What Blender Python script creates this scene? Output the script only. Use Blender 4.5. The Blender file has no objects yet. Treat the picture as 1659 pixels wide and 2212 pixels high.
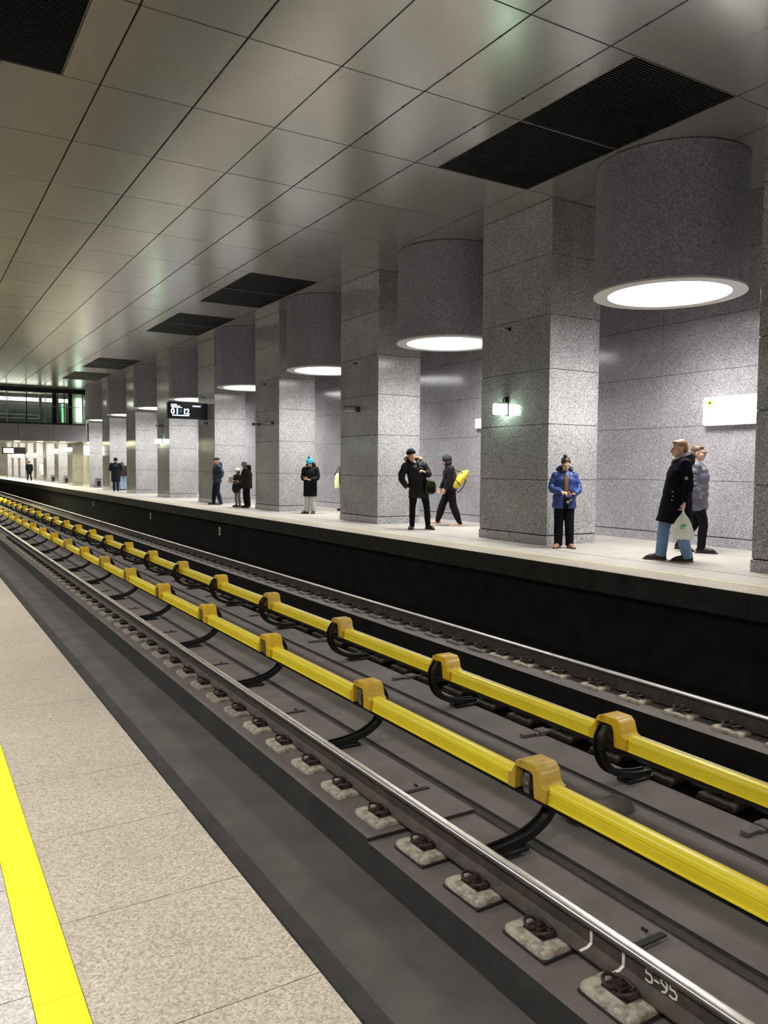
import bpy, bmesh, math, random
from mathutils import Vector, Matrix, noise
random.seed(7)
C = bpy.context.scene.collection
PI = math.pi

# ------------------------------------------------------------------ camera, world, exposure
cam_d = bpy.data.cameras.new('camera'); cam = bpy.data.objects.new('camera', cam_d); C.objects.link(cam)
Rv = Vector((0.856706, -0.515758, 0.006999)); Uv = Vector((0.022829, 0.051470, 0.998414)); Fv = Vector((0.515300, 0.855187, -0.055869))
m = Matrix((Rv, Uv, -Fv)).transposed().to_4x4(); m.translation = Vector((0, 0, 1.4))
cam.matrix_world = m
cam_d.sensor_fit = 'HORIZONTAL'; cam_d.sensor_width = 24.0; cam_d.lens = 24.0 * 1703.6 / 1659.0
cam_d.clip_start = 0.05; cam_d.clip_end = 500
bpy.context.scene.camera = cam
w = bpy.data.worlds.new('world'); bpy.context.scene.world = w; w.use_nodes = True
w.node_tree.nodes['Background'].inputs[0].default_value = (0.02, 0.02, 0.022, 1)
w.node_tree.nodes['Background'].inputs[1].default_value = 0.5
vs = bpy.context.scene.view_settings
vs.view_transform = 'Standard'; vs.look = 'None'; vs.gamma = 1; vs.use_curve_mapping = False
vs.exposure = 0.45
LAMP = 6.0          # radiance of the drum lamp diffusers
DRUM_W, DRUM_SPREAD = 120.0, 140.0   # their directed downlight

# ------------------------------------------------------------------ dimensions (metres, platform top = 0)
RAIL_Z = -1.09; BED = -1.31
R0, R1, R2, R3 = 1.58, 3.19, 5.80, 7.395
CR1, CR2 = 3.84, 5.13
EDGE_N, EDGE_F = 0.95, 8.18
MID = (EDGE_N + EDGE_F) / 2
CEIL = 6.24
COLX, COLD, COLY, COLW, PITCH = 9.97, 1.24, 10.78, 1.98, 6.08
WALL = 12.62
Y0, Y1 = -14.0, 118.0
LAMP_X, LAMP_Y, LAMP_Z, LAMP_R = 10.59, 8.71, 4.22, 1.165

# ------------------------------------------------------------------ materials
def nodes(name):
    mt = bpy.data.materials.new(name); mt.use_nodes = True
    nt = mt.node_tree; return mt, nt, nt.nodes['Principled BSDF']
def mat(name, col, rough=0.6, metal=0.0, var=0.0, vscale=4.0, bump=0.0, bscale=60.0, spec=0.5, col2=None, coat=0.0, contrast=(0.35, 0.65), sheen=0.0):
    mt, nt, b = nodes(name)
    b.inputs['Base Color'].default_value = (*col, 1); b.inputs['Roughness'].default_value = rough
    b.inputs['Metallic'].default_value = metal; b.inputs['Specular IOR Level'].default_value = spec
    b.inputs['Coat Weight'].default_value = coat
    tc = nt.nodes.new('ShaderNodeTexCoord')
    if var or col2:
        n = nt.nodes.new('ShaderNodeTexNoise'); n.inputs['Scale'].default_value = vscale; n.inputs['Detail'].default_value = 8; n.inputs['Roughness'].default_value = .65
        nt.links.new(tc.outputs['Object'], n.inputs['Vector'])
        r = nt.nodes.new('ShaderNodeValToRGB'); nt.links.new(n.outputs['Fac'], r.inputs[0])
        c2 = col2 or tuple(c * (1 - var) for c in col)
        c1 = col if col2 else tuple(min(1, c * (1 + var)) for c in col)
        r.color_ramp.elements[0].color = (*c2, 1); r.color_ramp.elements[1].color = (*c1, 1)
        r.color_ramp.elements[0].position = contrast[0]; r.color_ramp.elements[1].position = contrast[1]
        nt.links.new(r.outputs[0], b.inputs['Base Color'])
    if bump:
        n2 = nt.nodes.new('ShaderNodeTexNoise'); n2.inputs['Scale'].default_value = bscale; n2.inputs['Detail'].default_value = 4
        nt.links.new(tc.outputs['Object'], n2.inputs['Vector'])
        bp = nt.nodes.new('ShaderNodeBump'); bp.inputs['Strength'].default_value = bump; bp.inputs['Distance'].default_value = 0.02
        nt.links.new(n2.outputs['Fac'], bp.inputs['Height']); nt.links.new(bp.outputs[0], b.inputs['Normal'])
    return mt
def granite(name, dark, mid, light, rough=0.2, scale=75.0, blot=0.12, coat=0.0, spec=0.5):
    mt, nt, b = nodes(name)
    tc = nt.nodes.new('ShaderNodeTexCoord')
    v = nt.nodes.new('ShaderNodeTexVoronoi'); v.inputs['Scale'].default_value = scale; v.inputs['Randomness'].default_value = 1
    nt.links.new(tc.outputs['Object'], v.inputs['Vector'])
    bw = nt.nodes.new('ShaderNodeSeparateColor'); nt.links.new(v.outputs['Color'], bw.inputs[0])
    r = nt.nodes.new('ShaderNodeValToRGB'); nt.links.new(bw.outputs[0], r.inputs[0])
    e = r.color_ramp.elements; e[0].position = 0.0; e[0].color = (*dark, 1); e[1].position = 1.0; e[1].color = (*light, 1)
    e2 = e.new(0.35); e2.color = (*mid, 1); e3 = e.new(0.78); e3.color = (*[ (a + c) / 2 for a, c in zip(mid, light)], 1)
    n = nt.nodes.new('ShaderNodeTexNoise'); n.inputs['Scale'].default_value = 1.3; n.inputs['Detail'].default_value = 5
    nt.links.new(tc.outputs['Object'], n.inputs['Vector'])
    mp = nt.nodes.new('ShaderNodeMapRange'); mp.inputs[1].default_value = .3; mp.inputs[2].default_value = .7; mp.inputs[3].default_value = 1 - blot; mp.inputs[4].default_value = 1 + blot
    nt.links.new(n.outputs['Fac'], mp.inputs[0])
    mx = nt.nodes.new('ShaderNodeMix'); mx.data_type = 'RGBA'; mx.blend_type = 'MULTIPLY'; mx.inputs[0].default_value = 1
    nt.links.new(r.outputs[0], mx.inputs[6]); nt.links.new(mp.outputs[0], mx.inputs[7])
    nt.links.new(mx.outputs[2], b.inputs['Base Color'])
    b.inputs['Roughness'].default_value = rough; b.inputs['Coat Weight'].default_value = coat; b.inputs['Specular IOR Level'].default_value = spec
    return mt
def emit(name, col, strength):
    mt = bpy.data.materials.new(name); mt.use_nodes = True; nt = mt.node_tree; nt.nodes.clear()
    e = nt.nodes.new('ShaderNodeEmission'); e.inputs[0].default_value = (*col, 1); e.inputs[1].default_value = strength
    o = nt.nodes.new('ShaderNodeOutputMaterial'); nt.links.new(e.outputs[0], o.inputs[0]); return mt

M = {}
M['granite'] = granite('polished_grey_granite', (.12, .12, .125), (.29, .285, .29), (.68, .67, .68), rough=.16, scale=100)
M['granite_wall'] = granite('lilac_grey_granite', (.16, .15, .165), (.31, .295, .32), (.62, .6, .64), rough=.16, scale=100)
M['drum'] = granite('grey_stone_coating', (.17, .16, .19), (.27, .255, .30), (.44, .42, .48), rough=.5, scale=60, blot=.06)
M['paving'] = granite('beige_granite_paving', (.30, .255, .19), (.41, .355, .275), (.57, .515, .42), rough=.42, scale=150, blot=.10)
M['paving_in'] = granite('pale_granite_paving', (.36, .33, .295), (.47, .44, .395), (.62, .59, .55), rough=.45, scale=150, blot=.1)
M['yellow_strip'] = mat('yellow_paint', (.93, .86, .015), .5, var=.04, vscale=12)
M['yellow_pale'] = mat('worn_yellow_paint', (.74, .68, .26), .5, var=.08, vscale=12)
M['joint'] = mat('dark_joint', (.02, .02, .02), .9)
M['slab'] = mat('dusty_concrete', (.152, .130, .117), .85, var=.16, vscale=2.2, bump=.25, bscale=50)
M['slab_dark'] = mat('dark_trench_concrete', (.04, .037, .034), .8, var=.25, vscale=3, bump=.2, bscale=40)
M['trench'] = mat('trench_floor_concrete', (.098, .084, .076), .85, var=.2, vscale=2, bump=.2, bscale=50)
M['filler'] = mat('dark_joint_filler', (.036, .032, .029), .85, var=.3, vscale=14)
M['soot'] = mat('black_sooty_concrete', (.012, .0115, .011), .85, var=.4, vscale=3, spec=.2)  # oily dark concrete, with the shade of trench and wall in its colour
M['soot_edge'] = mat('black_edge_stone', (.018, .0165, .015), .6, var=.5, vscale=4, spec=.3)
M['rail_body'] = mat('rusty_rail_steel', (.10, .075, .058), .65, .1, col2=(.05, .040, .034), vscale=9, bump=.15, bscale=120)
M['rail_top'] = mat('polished_rail_steel', (.92, .86, .84), .34, 1.0, var=.1, vscale=8)
M['rail_side'] = mat('worn_rail_head_side', (.34, .30, .28), .4, .9, var=.15, vscale=8)
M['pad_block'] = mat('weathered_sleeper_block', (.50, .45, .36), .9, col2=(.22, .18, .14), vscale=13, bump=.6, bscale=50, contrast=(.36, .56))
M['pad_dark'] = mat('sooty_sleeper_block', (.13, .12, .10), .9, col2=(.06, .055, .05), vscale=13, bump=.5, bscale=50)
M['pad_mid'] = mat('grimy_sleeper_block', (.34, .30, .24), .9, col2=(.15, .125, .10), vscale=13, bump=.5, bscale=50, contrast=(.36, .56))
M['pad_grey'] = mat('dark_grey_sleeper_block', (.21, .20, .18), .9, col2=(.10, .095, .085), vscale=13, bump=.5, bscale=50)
M['rubber'] = mat('black_rubber', (.012, .012, .012), .7)
M['clip'] = mat('rusty_clip_iron', (.085, .055, .042), .6, .3, col2=(.03, .022, .02), vscale=30)
M['cover'] = mat('yellow_plastic_cover', (.90, .72, .03), .36, var=.05, vscale=2.5, coat=.15)
M['hood'] = mat('amber_plastic_hood', (.80, .50, .014), .4, col2=(.42, .23, .03), vscale=9, contrast=(.30, .46), coat=.1)
_nt = M['hood'].node_tree; _b = _nt.nodes['Principled BSDF']; _src = _b.inputs['Base Color'].links[0].from_socket      # each hood has aged differently
_oi = _nt.nodes.new('ShaderNodeObjectInfo'); _mr = _nt.nodes.new('ShaderNodeMapRange'); _mr.inputs[3].default_value = 0; _mr.inputs[4].default_value = .5; _mr.inputs[1].default_value = .35
_mx = _nt.nodes.new('ShaderNodeMix'); _mx.data_type = 'RGBA'; _mx.inputs[7].default_value = (.40, .28, .10, 1)
_nt.links.new(_oi.outputs['Random'], _mr.inputs[0]); _nt.links.new(_mr.outputs[0], _mx.inputs[0]); _nt.links.new(_src, _mx.inputs[6]); _nt.links.new(_mx.outputs[2], _b.inputs['Base Color'])
M['arm'] = mat('black_bracket_steel', (.022, .022, .022), .42, .4, var=.3, vscale=12)
M['contact'] = mat('contact_rail_steel', (.035, .03, .028), .5, .6)
M['chrome'] = mat('galvanised_band', (.75, .75, .74), .28, 1.0)
M['porcelain'] = mat('brown_insulator', (.09, .06, .045), .3)
M['plate'] = mat('dusty_steel_plate', (.14, .12, .105), .7, .2, var=.3, vscale=10)
M['white_paint'] = mat('white_marking_paint', (.78, .74, .66), .6, var=.1, vscale=30)
M['black_metal'] = mat('black_metal', (.012, .012, .013), .4, .5)
M['grey_metal'] = mat('grey_metal', (.35, .35, .35), .35, .9)
M['ring'] = mat('white_lamp_ring', (.62, .60, .58), .5)
M['bolt_white'] = mat('white_plastic', (.7, .7, .68), .4)
M['lamp'] = emit('lamp_diffuser', (1.0, .985, .96), LAMP)
M['green_lamp'] = emit('greenish_sign_light', (.70, 1.0, .76), 14.0)
M['sign_white'] = emit('backlit_white_panel', (1.0, 1.0, .93), 2.6)
M['warm_lamp'] = emit('warm_soffit_light', (1.0, .95, .58), 190.0); M['warm_strip'] = emit('warm_strip_light', (1.0, .96, .66), 60.0)
M['tube_lamp'] = emit('bridge_tube_light', (.95, 1.0, .82), 5.0)
M['mint_lamp'] = emit('mint_lit_panel', (.72, 1.0, .82), 2.4)
M['skin'] = mat('skin', (.66, .40, .29), .5, var=.06, vscale=20)
M['eye'] = mat('dark_eye', (.02, .015, .012), .2)
M['lips'] = mat('lips', (.38, .14, .12), .5)

# ceiling metal: brushed, each panel slightly its own tone
def ceiling_mat():
    mt, nt, b = nodes('brushed_ceiling_panel')
    tc = nt.nodes.new('ShaderNodeTexCoord')
    n = nt.nodes.new('ShaderNodeTexNoise'); n.inputs['Scale'].default_value = 90; n.inputs['Detail'].default_value = 3
    nt.links.new(tc.outputs['Object'], n.inputs['Vector'])
    r = nt.nodes.new('ShaderNodeMapRange'); r.inputs[1].default_value = .3; r.inputs[2].default_value = .7; r.inputs[3].default_value = .9; r.inputs[4].default_value = 1.1
    nt.links.new(n.outputs['Fac'], r.inputs[0])
    at = nt.nodes.new('ShaderNodeAttribute'); at.attribute_name = 'tone'
    ml = nt.nodes.new('ShaderNodeMath'); ml.operation = 'MULTIPLY'; nt.links.new(r.outputs[0], ml.inputs[0]); nt.links.new(at.outputs['Fac'], ml.inputs[1])
    mx = nt.nodes.new('ShaderNodeMix'); mx.data_type = 'RGBA'; mx.blend_type = 'MULTIPLY'; mx.inputs[0].default_value = 1; mx.inputs[6].default_value = (.56, .55, .51, 1)
    nt.links.new(ml.outputs[0], mx.inputs[7]); nt.links.new(mx.outputs[2], b.inputs['Base Color'])
    b.inputs['Metallic'].default_value = .7; b.inputs['Roughness'].default_value = .24
    n2 = nt.nodes.new('ShaderNodeTexNoise'); n2.inputs['Scale'].default_value = 1.0; n2.inputs['Detail'].default_value = 6
    mpn = nt.nodes.new('ShaderNodeMapping'); mpn.inputs['Scale'].default_value = (1.2, 9, 1)
    nt.links.new(tc.outputs['Object'], mpn.inputs[0]); nt.links.new(mpn.outputs[0], n2.inputs['Vector'])
    bp = nt.nodes.new('ShaderNodeBump'); bp.inputs['Strength'].default_value = .045; bp.inputs['Distance'].default_value = .02
    nt.links.new(n2.outputs['Fac'], bp.inputs['Height']); nt.links.new(bp.outputs[0], b.inputs['Normal'])
    return mt
M['ceiling'] = ceiling_mat()
def glass_mat():
    mt, nt, b = nodes('clear_glass')
    b.inputs['Base Color'].default_value = (.82, .9, .86, 1); b.inputs['Roughness'].default_value = .02
    b.inputs['Transmission Weight'].default_value = 1.0; b.inputs['IOR'].default_value = 1.1
    return mt
M['glass'] = glass_mat()

# ------------------------------------------------------------------ helpers
def tag(o, label=None, cat=None, group=None, kind=None):
    if label: o['label'] = label
    if cat: o['category'] = cat
    if group: o['group'] = group
    if kind: o['kind'] = kind
    return o
def empty(name, loc=(0, 0, 0), rz=0.0, label=None, cat=None, group=None, kind=None):
    o = bpy.data.objects.new(name, None); C.objects.link(o); o.location = loc; o.rotation_euler = (0, 0, rz)
    o.empty_display_size = .1
    return tag(o, label, cat, group, kind)
def dup(root, loc=None, rz=None, label=None, group=None):
    r = root.copy(); C.objects.link(r)
    if loc is not None: r.location = loc
    if rz is not None: r.rotation_euler = (0, 0, rz)
    if label: r['label'] = label
    if group: r['group'] = group
    def kids(src, dst):
        for ch in list(src.children):
            c = ch.copy(); C.objects.link(c); c.parent = dst; kids(ch, c)
    kids(root, r)
    return r
class MB:
    def __init__(s): s.v = []; s.f = []; s.mi = []
    def add(s, vs, fs, mi=0):
        o = len(s.v); s.v += [tuple(v) for v in vs]; s.f += [tuple(i + o for i in f) for f in fs]; s.mi += [mi] * len(fs); return s
    def box(s, x0, x1, y0, y1, z0, z1, mi=0):
        return s.add([(x0, y0, z0), (x1, y0, z0), (x1, y1, z0), (x0, y1, z0), (x0, y0, z1), (x1, y0, z1), (x1, y1, z1), (x0, y1, z1)],
                     [(0, 3, 2, 1), (4, 5, 6, 7), (0, 1, 5, 4), (1, 2, 6, 5), (2, 3, 7, 6), (3, 0, 4, 7)], mi)
    def prism(s, prof, a0, a1, axis='y', mi=0):
        # prof: closed 2-D outline; axis y -> (x,z), axis x -> (y,z), axis z -> (x,y)
        n = len(prof)
        def p(q, a):
            return {'y': (q[0], a, q[1]), 'x': (a, q[0], q[1]), 'z': (q[0], q[1], a)}[axis]
        vs = [p(q, a0) for q in prof] + [p(q, a1) for q in prof]
        fs = [tuple(range(n - 1, -1, -1)), tuple(range(n, 2 * n))] + [(i, (i + 1) % n, n + (i + 1) % n, n + i) for i in range(n)]
        return s.add(vs, fs, mi)
    def tube(s, pts, rad, ref=Vector((1, 0, 0)), n=12, mi=0, cap=True, section=None):
        P = [Vector(p) for p in pts]; k = len(P)
        rr = [(r, r) if not isinstance(r, (tuple, list)) else r for r in (rad if isinstance(rad, (list, tuple)) and len(rad) == k else [rad] * k)]
        rings = []
        for i in range(k):
            t = (P[min(i + 1, k - 1)] - P[max(i - 1, 0)]); t = t.normalized() if t.length > 1e-9 else Vector((0, 0, 1))
            a = ref - t * ref.dot(t)
            if a.length < 1e-3: a = Vector((0, 1, 0)) - t * t.y
            a.normalize(); b = t.cross(a)
            if section: rings.append([P[i] + a * (q[0]) + b * (q[1]) for q in section])
            else: rings.append([P[i] + a * (math.cos(2 * PI * j / n) * rr[i][0]) + b * (math.sin(2 * PI * j / n) * rr[i][1]) for j in range(n)])
        n = len(rings[0])
        vs = [q for r in rings for q in r]; fs = []
        for i in range(k - 1):
            for j in range(n):
                fs.append((i * n + j, i * n + (j + 1) % n, (i + 1) * n + (j + 1) % n, (i + 1) * n + j))
        if cap: fs += [tuple(range(n - 1, -1, -1)), tuple(range((k - 1) * n, k * n))]
        return s.add(vs, fs, mi)
    def ell(s, c, r, n=16, mi=0, mat=None):
        c = Vector(c); vs = []; fs = []; h = n // 2
        for i in range(1, h):
            th = PI * i / h
            for j in range(n):
                ph = 2 * PI * j / n
                q = Vector((math.sin(th) * math.cos(ph) * r[0], math.sin(th) * math.sin(ph) * r[1], math.cos(th) * r[2]))
                if mat: q = mat @ q
                vs.append(c + q)
        t = Vector((0, 0, r[2])); b = Vector((0, 0, -r[2]))
        if mat: t = mat @ t; b = mat @ b
        vs += [c + t, c + b]; T = len(vs) - 2; B = T + 1
        for i in range(h - 2):
            for j in range(n): fs.append((i * n + j, (i + 1) * n + j, (i + 1) * n + (j + 1) % n, i * n + (j + 1) % n))
        for j in range(n):
            fs.append((T, j, (j + 1) % n)); fs.append((B, (h - 2) * n + (j + 1) % n, (h - 2) * n + j))
        return s.add(vs, fs, mi)
    def lathe(s, prof, c=(0, 0, 0), n=48, mi=0, closed=False):
        vs = []; fs = []; k = len(prof)
        for (r, z) in prof:
            for j in range(n):
                a = 2 * PI * j / n; vs.append((c[0] + r * math.cos(a), c[1] + r * math.sin(a), c[2] + z))
        for i in range(k if closed else k - 1):
            i2 = (i + 1) % k
            for j in range(n): fs.append((i * n + j, i * n + (j + 1) % n, i2 * n + (j + 1) % n, i2 * n + j))
        return s.add(vs, fs, mi)
    def xf(s, mtx):
        s.v = [tuple(mtx @ Vector(v)) for v in s.v]; return s
    def build(s, name, mats, parent=None, smooth=False, bevel=0.0, seg=2, angle=40):
        me = bpy.data.meshes.new(name); me.from_pydata(s.v, [], s.f)
        if not isinstance(mats, (list, tuple)): mats = [mats]
        for q in mats: me.materials.append(q)
        me.polygons.foreach_set('material_index', s.mi)
        bm = bmesh.new(); bm.from_mesh(me); bmesh.ops.recalc_face_normals(bm, faces=bm.faces); bm.to_mesh(me); bm.free()
        o = bpy.data.objects.new(name, me); C.objects.link(o)
        if parent: o.parent = parent
        if smooth:
            me.polygons.foreach_set('use_smooth', [True] * len(me.polygons))
            try: me.set_sharp_from_angle(angle=math.radians(angle))
            except Exception: pass
        if bevel:
            b = o.modifiers.new('bevel', 'BEVEL'); b.width = bevel; b.segments = seg; b.limit_method = 'ANGLE'; b.angle_limit = math.radians(35)
            me.polygons.foreach_set('use_smooth', [True] * len(me.polygons))
            try: me.set_sharp_from_angle(angle=math.radians(50))
            except Exception: pass
        return o
def mir(x): return 2 * MID - x       # the hall is symmetric about the line between the tracks
ORD = ['nearest', 'second', 'third', 'fourth', 'fifth', 'sixth', 'seventh', 'eighth', 'ninth', 'tenth', 'eleventh', 'twelfth', 'thirteenth', 'fourteenth', 'fifteenth', 'sixteenth', 'seventeenth', 'eighteenth', 'nineteenth', 'twentieth']

# ================================================================== SETTING
# ---- track bed
def bed():
    b = MB()
    runs = [  # x0,x1,z,mat
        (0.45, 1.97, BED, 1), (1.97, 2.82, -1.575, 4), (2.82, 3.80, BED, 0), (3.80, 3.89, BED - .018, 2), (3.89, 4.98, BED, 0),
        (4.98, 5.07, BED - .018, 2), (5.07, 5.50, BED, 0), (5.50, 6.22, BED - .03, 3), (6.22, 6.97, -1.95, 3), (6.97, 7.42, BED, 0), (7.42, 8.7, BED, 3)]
    YS = 4.88                                   # slab joint: the strip beside the near rail is 3 cm lower on this side
    for ya, yb, dz in ((Y0, YS, -.03), (YS, Y1, 0)):
        prev = None
        for i, (x0, x1, z, mi) in enumerate(runs):
            if i == 2: z += dz
            b.add([(x0, ya, z), (x1, ya, z), (x1, yb, z), (x0, yb, z)], [(0, 1, 2, 3)], mi)
            if prev is not None and abs(prev[0] - z) > 1e-6:
                wm = {0: 1, 1: 1, 2: 2, 3: 3, 4: 1}[max(mi, prev[1])]
                b.add([(x0, ya, prev[0]), (x0, yb, prev[0]), (x0, yb, z), (x0, ya, z)], [(0, 1, 2, 3)], wm)
            prev = (z, mi)
    b.add([(2.82, YS, BED), (3.80, YS, BED), (3.80, YS, BED - .03), (2.82, YS, BED - .03)], [(0, 1, 2, 3)], 2)
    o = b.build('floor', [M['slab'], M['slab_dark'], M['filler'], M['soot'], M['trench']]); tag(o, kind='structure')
    # expansion cuts across the slab strips
    return o
bed()

# ---- platforms
def tiles(b, x0, x1, ya, yb, step, off, z=0.0, th=.05, gap=.003, mi=0):
    y = ya + off
    while y < yb:
        b.box(x0 + gap / 2, x1 - gap / 2, y + gap / 2, min(y + step, yb) - gap / 2, z - th, z, mi); y += step
def platform(side):
    f = (lambda x: x) if side == 'far' else mir
    b = MB()
    def t(xa, xb, step, off, mi=0):
        a, c = sorted((f(xa), f(xb))); tiles(b, a, c, Y0, Y1, step, off, mi=mi)
    t(EDGE_F, 8.765, .605, .17, 0)
    t(8.885, 9.535, .605, .47, 1); 
    t(9.56, 10.6, 1.21, .2, 1); t(10.6, 11.64, 1.21, .2, 1); t(11.64, 12.62, 1.21, .2, 1)
    for xa, xb in ((EDGE_F + .01, 12.7),):
        a, c = sorted((f(xa), f(xb))); b.box(a, c, Y0, Y1, -.28, -.046, 2)
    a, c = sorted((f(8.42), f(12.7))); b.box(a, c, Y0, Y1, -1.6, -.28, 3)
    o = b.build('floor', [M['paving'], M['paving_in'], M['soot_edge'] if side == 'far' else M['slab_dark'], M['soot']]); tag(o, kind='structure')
    # dark stone fascia of the platform edge in 2.43 m lengths
    e = MB(); y = Y0 + .07
    while y < Y1:
        a, c = sorted((f(EDGE_F - .010), f(EDGE_F + .0008))); e.box(a, c, y + .003, y + 2.427, -.30, -.004); y += 2.43
    k = e.build('trim_1' if side == 'far' else 'trim_2', M['soot_edge']); tag(k, kind='structure')
    if side == 'far': k2 = MB(); tiles(k2, 8.765, 8.80, Y0, Y1, .605, .42, th=.04); tiles(k2, 8.85, 8.885, Y0, Y1, .605, .42, th=.04); tag(k2.build('trim_3', M['paving_in']), kind='structure')
    l = MB(); a, c = sorted((f(8.765), f(8.885))) if side == 'near' else (8.80, 8.85); tiles(l, a, c, Y0, Y1, .605, .42, z=.0005, th=.04, gap=.0015)
    y = l.build('yellow_line', M['yellow_strip'] if side == 'near' else M['yellow_pale'])
    tag(y, 'thin yellow safety line along the far platform edge' if side == 'far' else 'broad yellow safety line on the near platform, bottom left', 'floor line')
    return o
platform('far'); platform('near')

# ---- side walls: granite slabs with open joints
JZ = [0.185, 1.20, 2.22, 3.22, 4.20, 5.28, CEIL]
def wall(x, sign, name):
    b = MB(); g = .008
    b.box(*(sorted((x + sign * .03, x + sign * .3))), Y0, Y1, -.3, CEIL + .2, 1)
    y = 8.42 - 2.07 * 11
    while y < Y1:
        for i in range(len(JZ) - 1):
            b.box(*(sorted((x, x + sign * .035))), y + g / 2, y + 2.07 - g / 2, JZ[i] + g / 2, JZ[i + 1] - g / 2, 0)
        y += 2.07
    o = b.build(name, [M['granite_wall'], M['joint']]); tag(o, kind='structure')
    p = MB(); y = 8.42 - 2.07 * 11
    while y < Y1:
        p.box(*(sorted((x - sign * .012, x + sign * .03))), y + g / 2, y + 2.07 - g / 2, 0, JZ[0] - .012, 0); y += 2.07
    q = p.build('baseboard_right' if sign > 0 else 'baseboard_left', M['granite_wall']); tag(q, kind='structure')
wall(WALL, 1, 'wall_right'); wall(mir(WALL), -1, 'wall_left')
for yy, nm in ((Y0, 'wall_back'), (Y1, 'wall_front')):
    b = MB(); b.box(mir(WALL) - .3, WALL + .3, yy - .3 if yy == Y0 else yy, yy if yy == Y0 else yy + .3, -2, CEIL + .2)
    tag(b.build(nm, M['granite_wall']), kind='structure')

# ---- ceiling panels
VENT_Y = [6.66, 18.82, 24.90, 37.06, 43.14]
VENTX = (7.40, 9.31)
def ceiling():
    xs_r = [4.60, 5.80, 7.00, 8.155, 9.31, 10.465, 11.62, 12.66]
    xs = sorted(set([round(mir(x), 4) for x in xs_r] + xs_r + [mir(5.80) if False else 5.80]))
    xs = [x for x in xs]
    # panel lines measured on the photo: 2.20 3.40 4.60 5.80 7.00 8.155 ...
    xs = [-3.55, -2.4, -1.25, -.10, 1.05, 2.20, 3.40, 4.60, 5.80, 7.00, 8.155, 9.31, 10.465, 11.62, 12.66]
    b = MB(); tones = []
    y = 6.66 - 2.03 * 10; iy = 0
    holes = []
    for vy in VENT_Y:
        holes.append((VENTX[0], VENTX[1], vy, vy + 4.06)); holes.append((mir(VENTX[1]) - .01, mir(VENTX[0]) + .02, vy, vy + 4.06))
    rnd = random.Random(3)
    while y < Y1:
        ya, yb = y, y + 2.03
        for i in range(len(xs) - 1):
            xa, xb = xs[i], xs[i + 1]
            gl = .022 if abs(xa - 8.155) > .01 else .007; gr = .022 if abs(xb - 8.155) > .01 else .005
            segs = [(xa + gl / 2 + (.004 if xa in (5.80, 7.00, 3.40) else 0), xb - gr / 2)]
            for (hx0, hx1, hy0, hy1) in holes:
                if ya + .1 > hy0 - .01 and yb - .1 < hy1 + .01:
                    ns = []
                    for (a, c) in segs:
                        if c <= hx0 or a >= hx1: ns.append((a, c)); continue
                        if a < hx0 - .02: ns.append((a, hx0))
                        if c > hx1 + .02: ns.append((hx1, c))
                    segs = ns
            for (a, c) in segs:
                b.box(a, c, ya + .010, yb - .010, CEIL + rnd.uniform(0, .002), CEIL + .03, 0); tones += [rnd.uniform(.93, 1.06)] * 8
        y = yb
    # white seam rail between the two halves of each wide joint
    n0 = len(b.v)
    b.box(-3.8, 12.9, Y0, Y1, CEIL + .25, CEIL + .35, 1)
    for x in (3.40, 5.80, 7.00):
        yy = 6.66 - 2.03 * 4
        while yy < 70:
            for q in (.5, 1.5): b.box(x - .012, x + .012, yy + q, yy + q + .03, CEIL - .006, CEIL + .01, 1)
            yy += 2.03
    tones += [1.0] * (len(b.v) - n0)
    o = b.build('ceiling', [M['ceiling'], M['joint']]); tag(o, kind='structure')
    at = o.data.attributes.new('tone', 'FLOAT', 'POINT'); at.data.foreach_set('value', tones)
ceiling()

# ================================================================== THINGS
# ---- ceiling vents
def vent(y, near):
    x0, x1 = VENTX if not near else (mir(VENTX[1]), mir(VENTX[0]) + .01)
    i = VENT_Y.index(y)
    lab = ('black louvred ceiling vent at the top left corner of the photo' if near and i == 0 else
           'black louvred ceiling vent over the near platform' if near else
           ['large black louvred ceiling vent beside the nearest drum lamp', 'black ceiling vent beyond the large one, second in the row', 'black ceiling vent, third in the row from the right',
            'small far black ceiling vent, fourth in the row', 'farthest small black ceiling vent near the glazed footbridge'][i])
    t = empty('ceiling_vent', ((x0 + x1) / 2, y + 2.03, CEIL), 0, lab, 'ceiling vent', 'black louvred vents in the ceiling' if not near else 'louvred vents above the near platform')
    hw = (x1 - x0) / 2
    fr = MB()
    for a, c, d, e in ((-hw, -hw + .012, -2.03, 2.03), (hw - .012, hw, -2.03, 2.03), (-hw + .012, hw - .012, -2.03, -2.02), (-hw + .012, hw - .012, 2.02, 2.03), (-hw + .012, hw - .012, -.012, .012)):
        fr.box(a, c, d, e, -.002, .02)
    fr.build('frame', M['grey_metal'], t)
    for s in (-1, 1):
        l = MB(); y0 = -2.02 if s < 0 else .014
        n = 46; st = 2.006 / n
        for k in range(n):
            yy = y0 + k * st + .008
            l.prism([(yy, .004), (yy + .010, .002), (yy + .024, .03), (yy + .014, .032)], -hw + .012, hw - .012, 'x')
        l.box(-hw + .012, hw - .012, y0, y0 + 2.006, .10, .11)
        l.box(-.01, .01, y0, y0 + 2.006, .04, .05)
        l.build('louvre_panel', M['louvre'], t)
M['louvre'] = mat('black_louvre_metal', (.03, .03, .03), .55, .3)
for y in VENT_Y: vent(y, False)
vent(VENT_Y[0], True)
dvent = None

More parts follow.
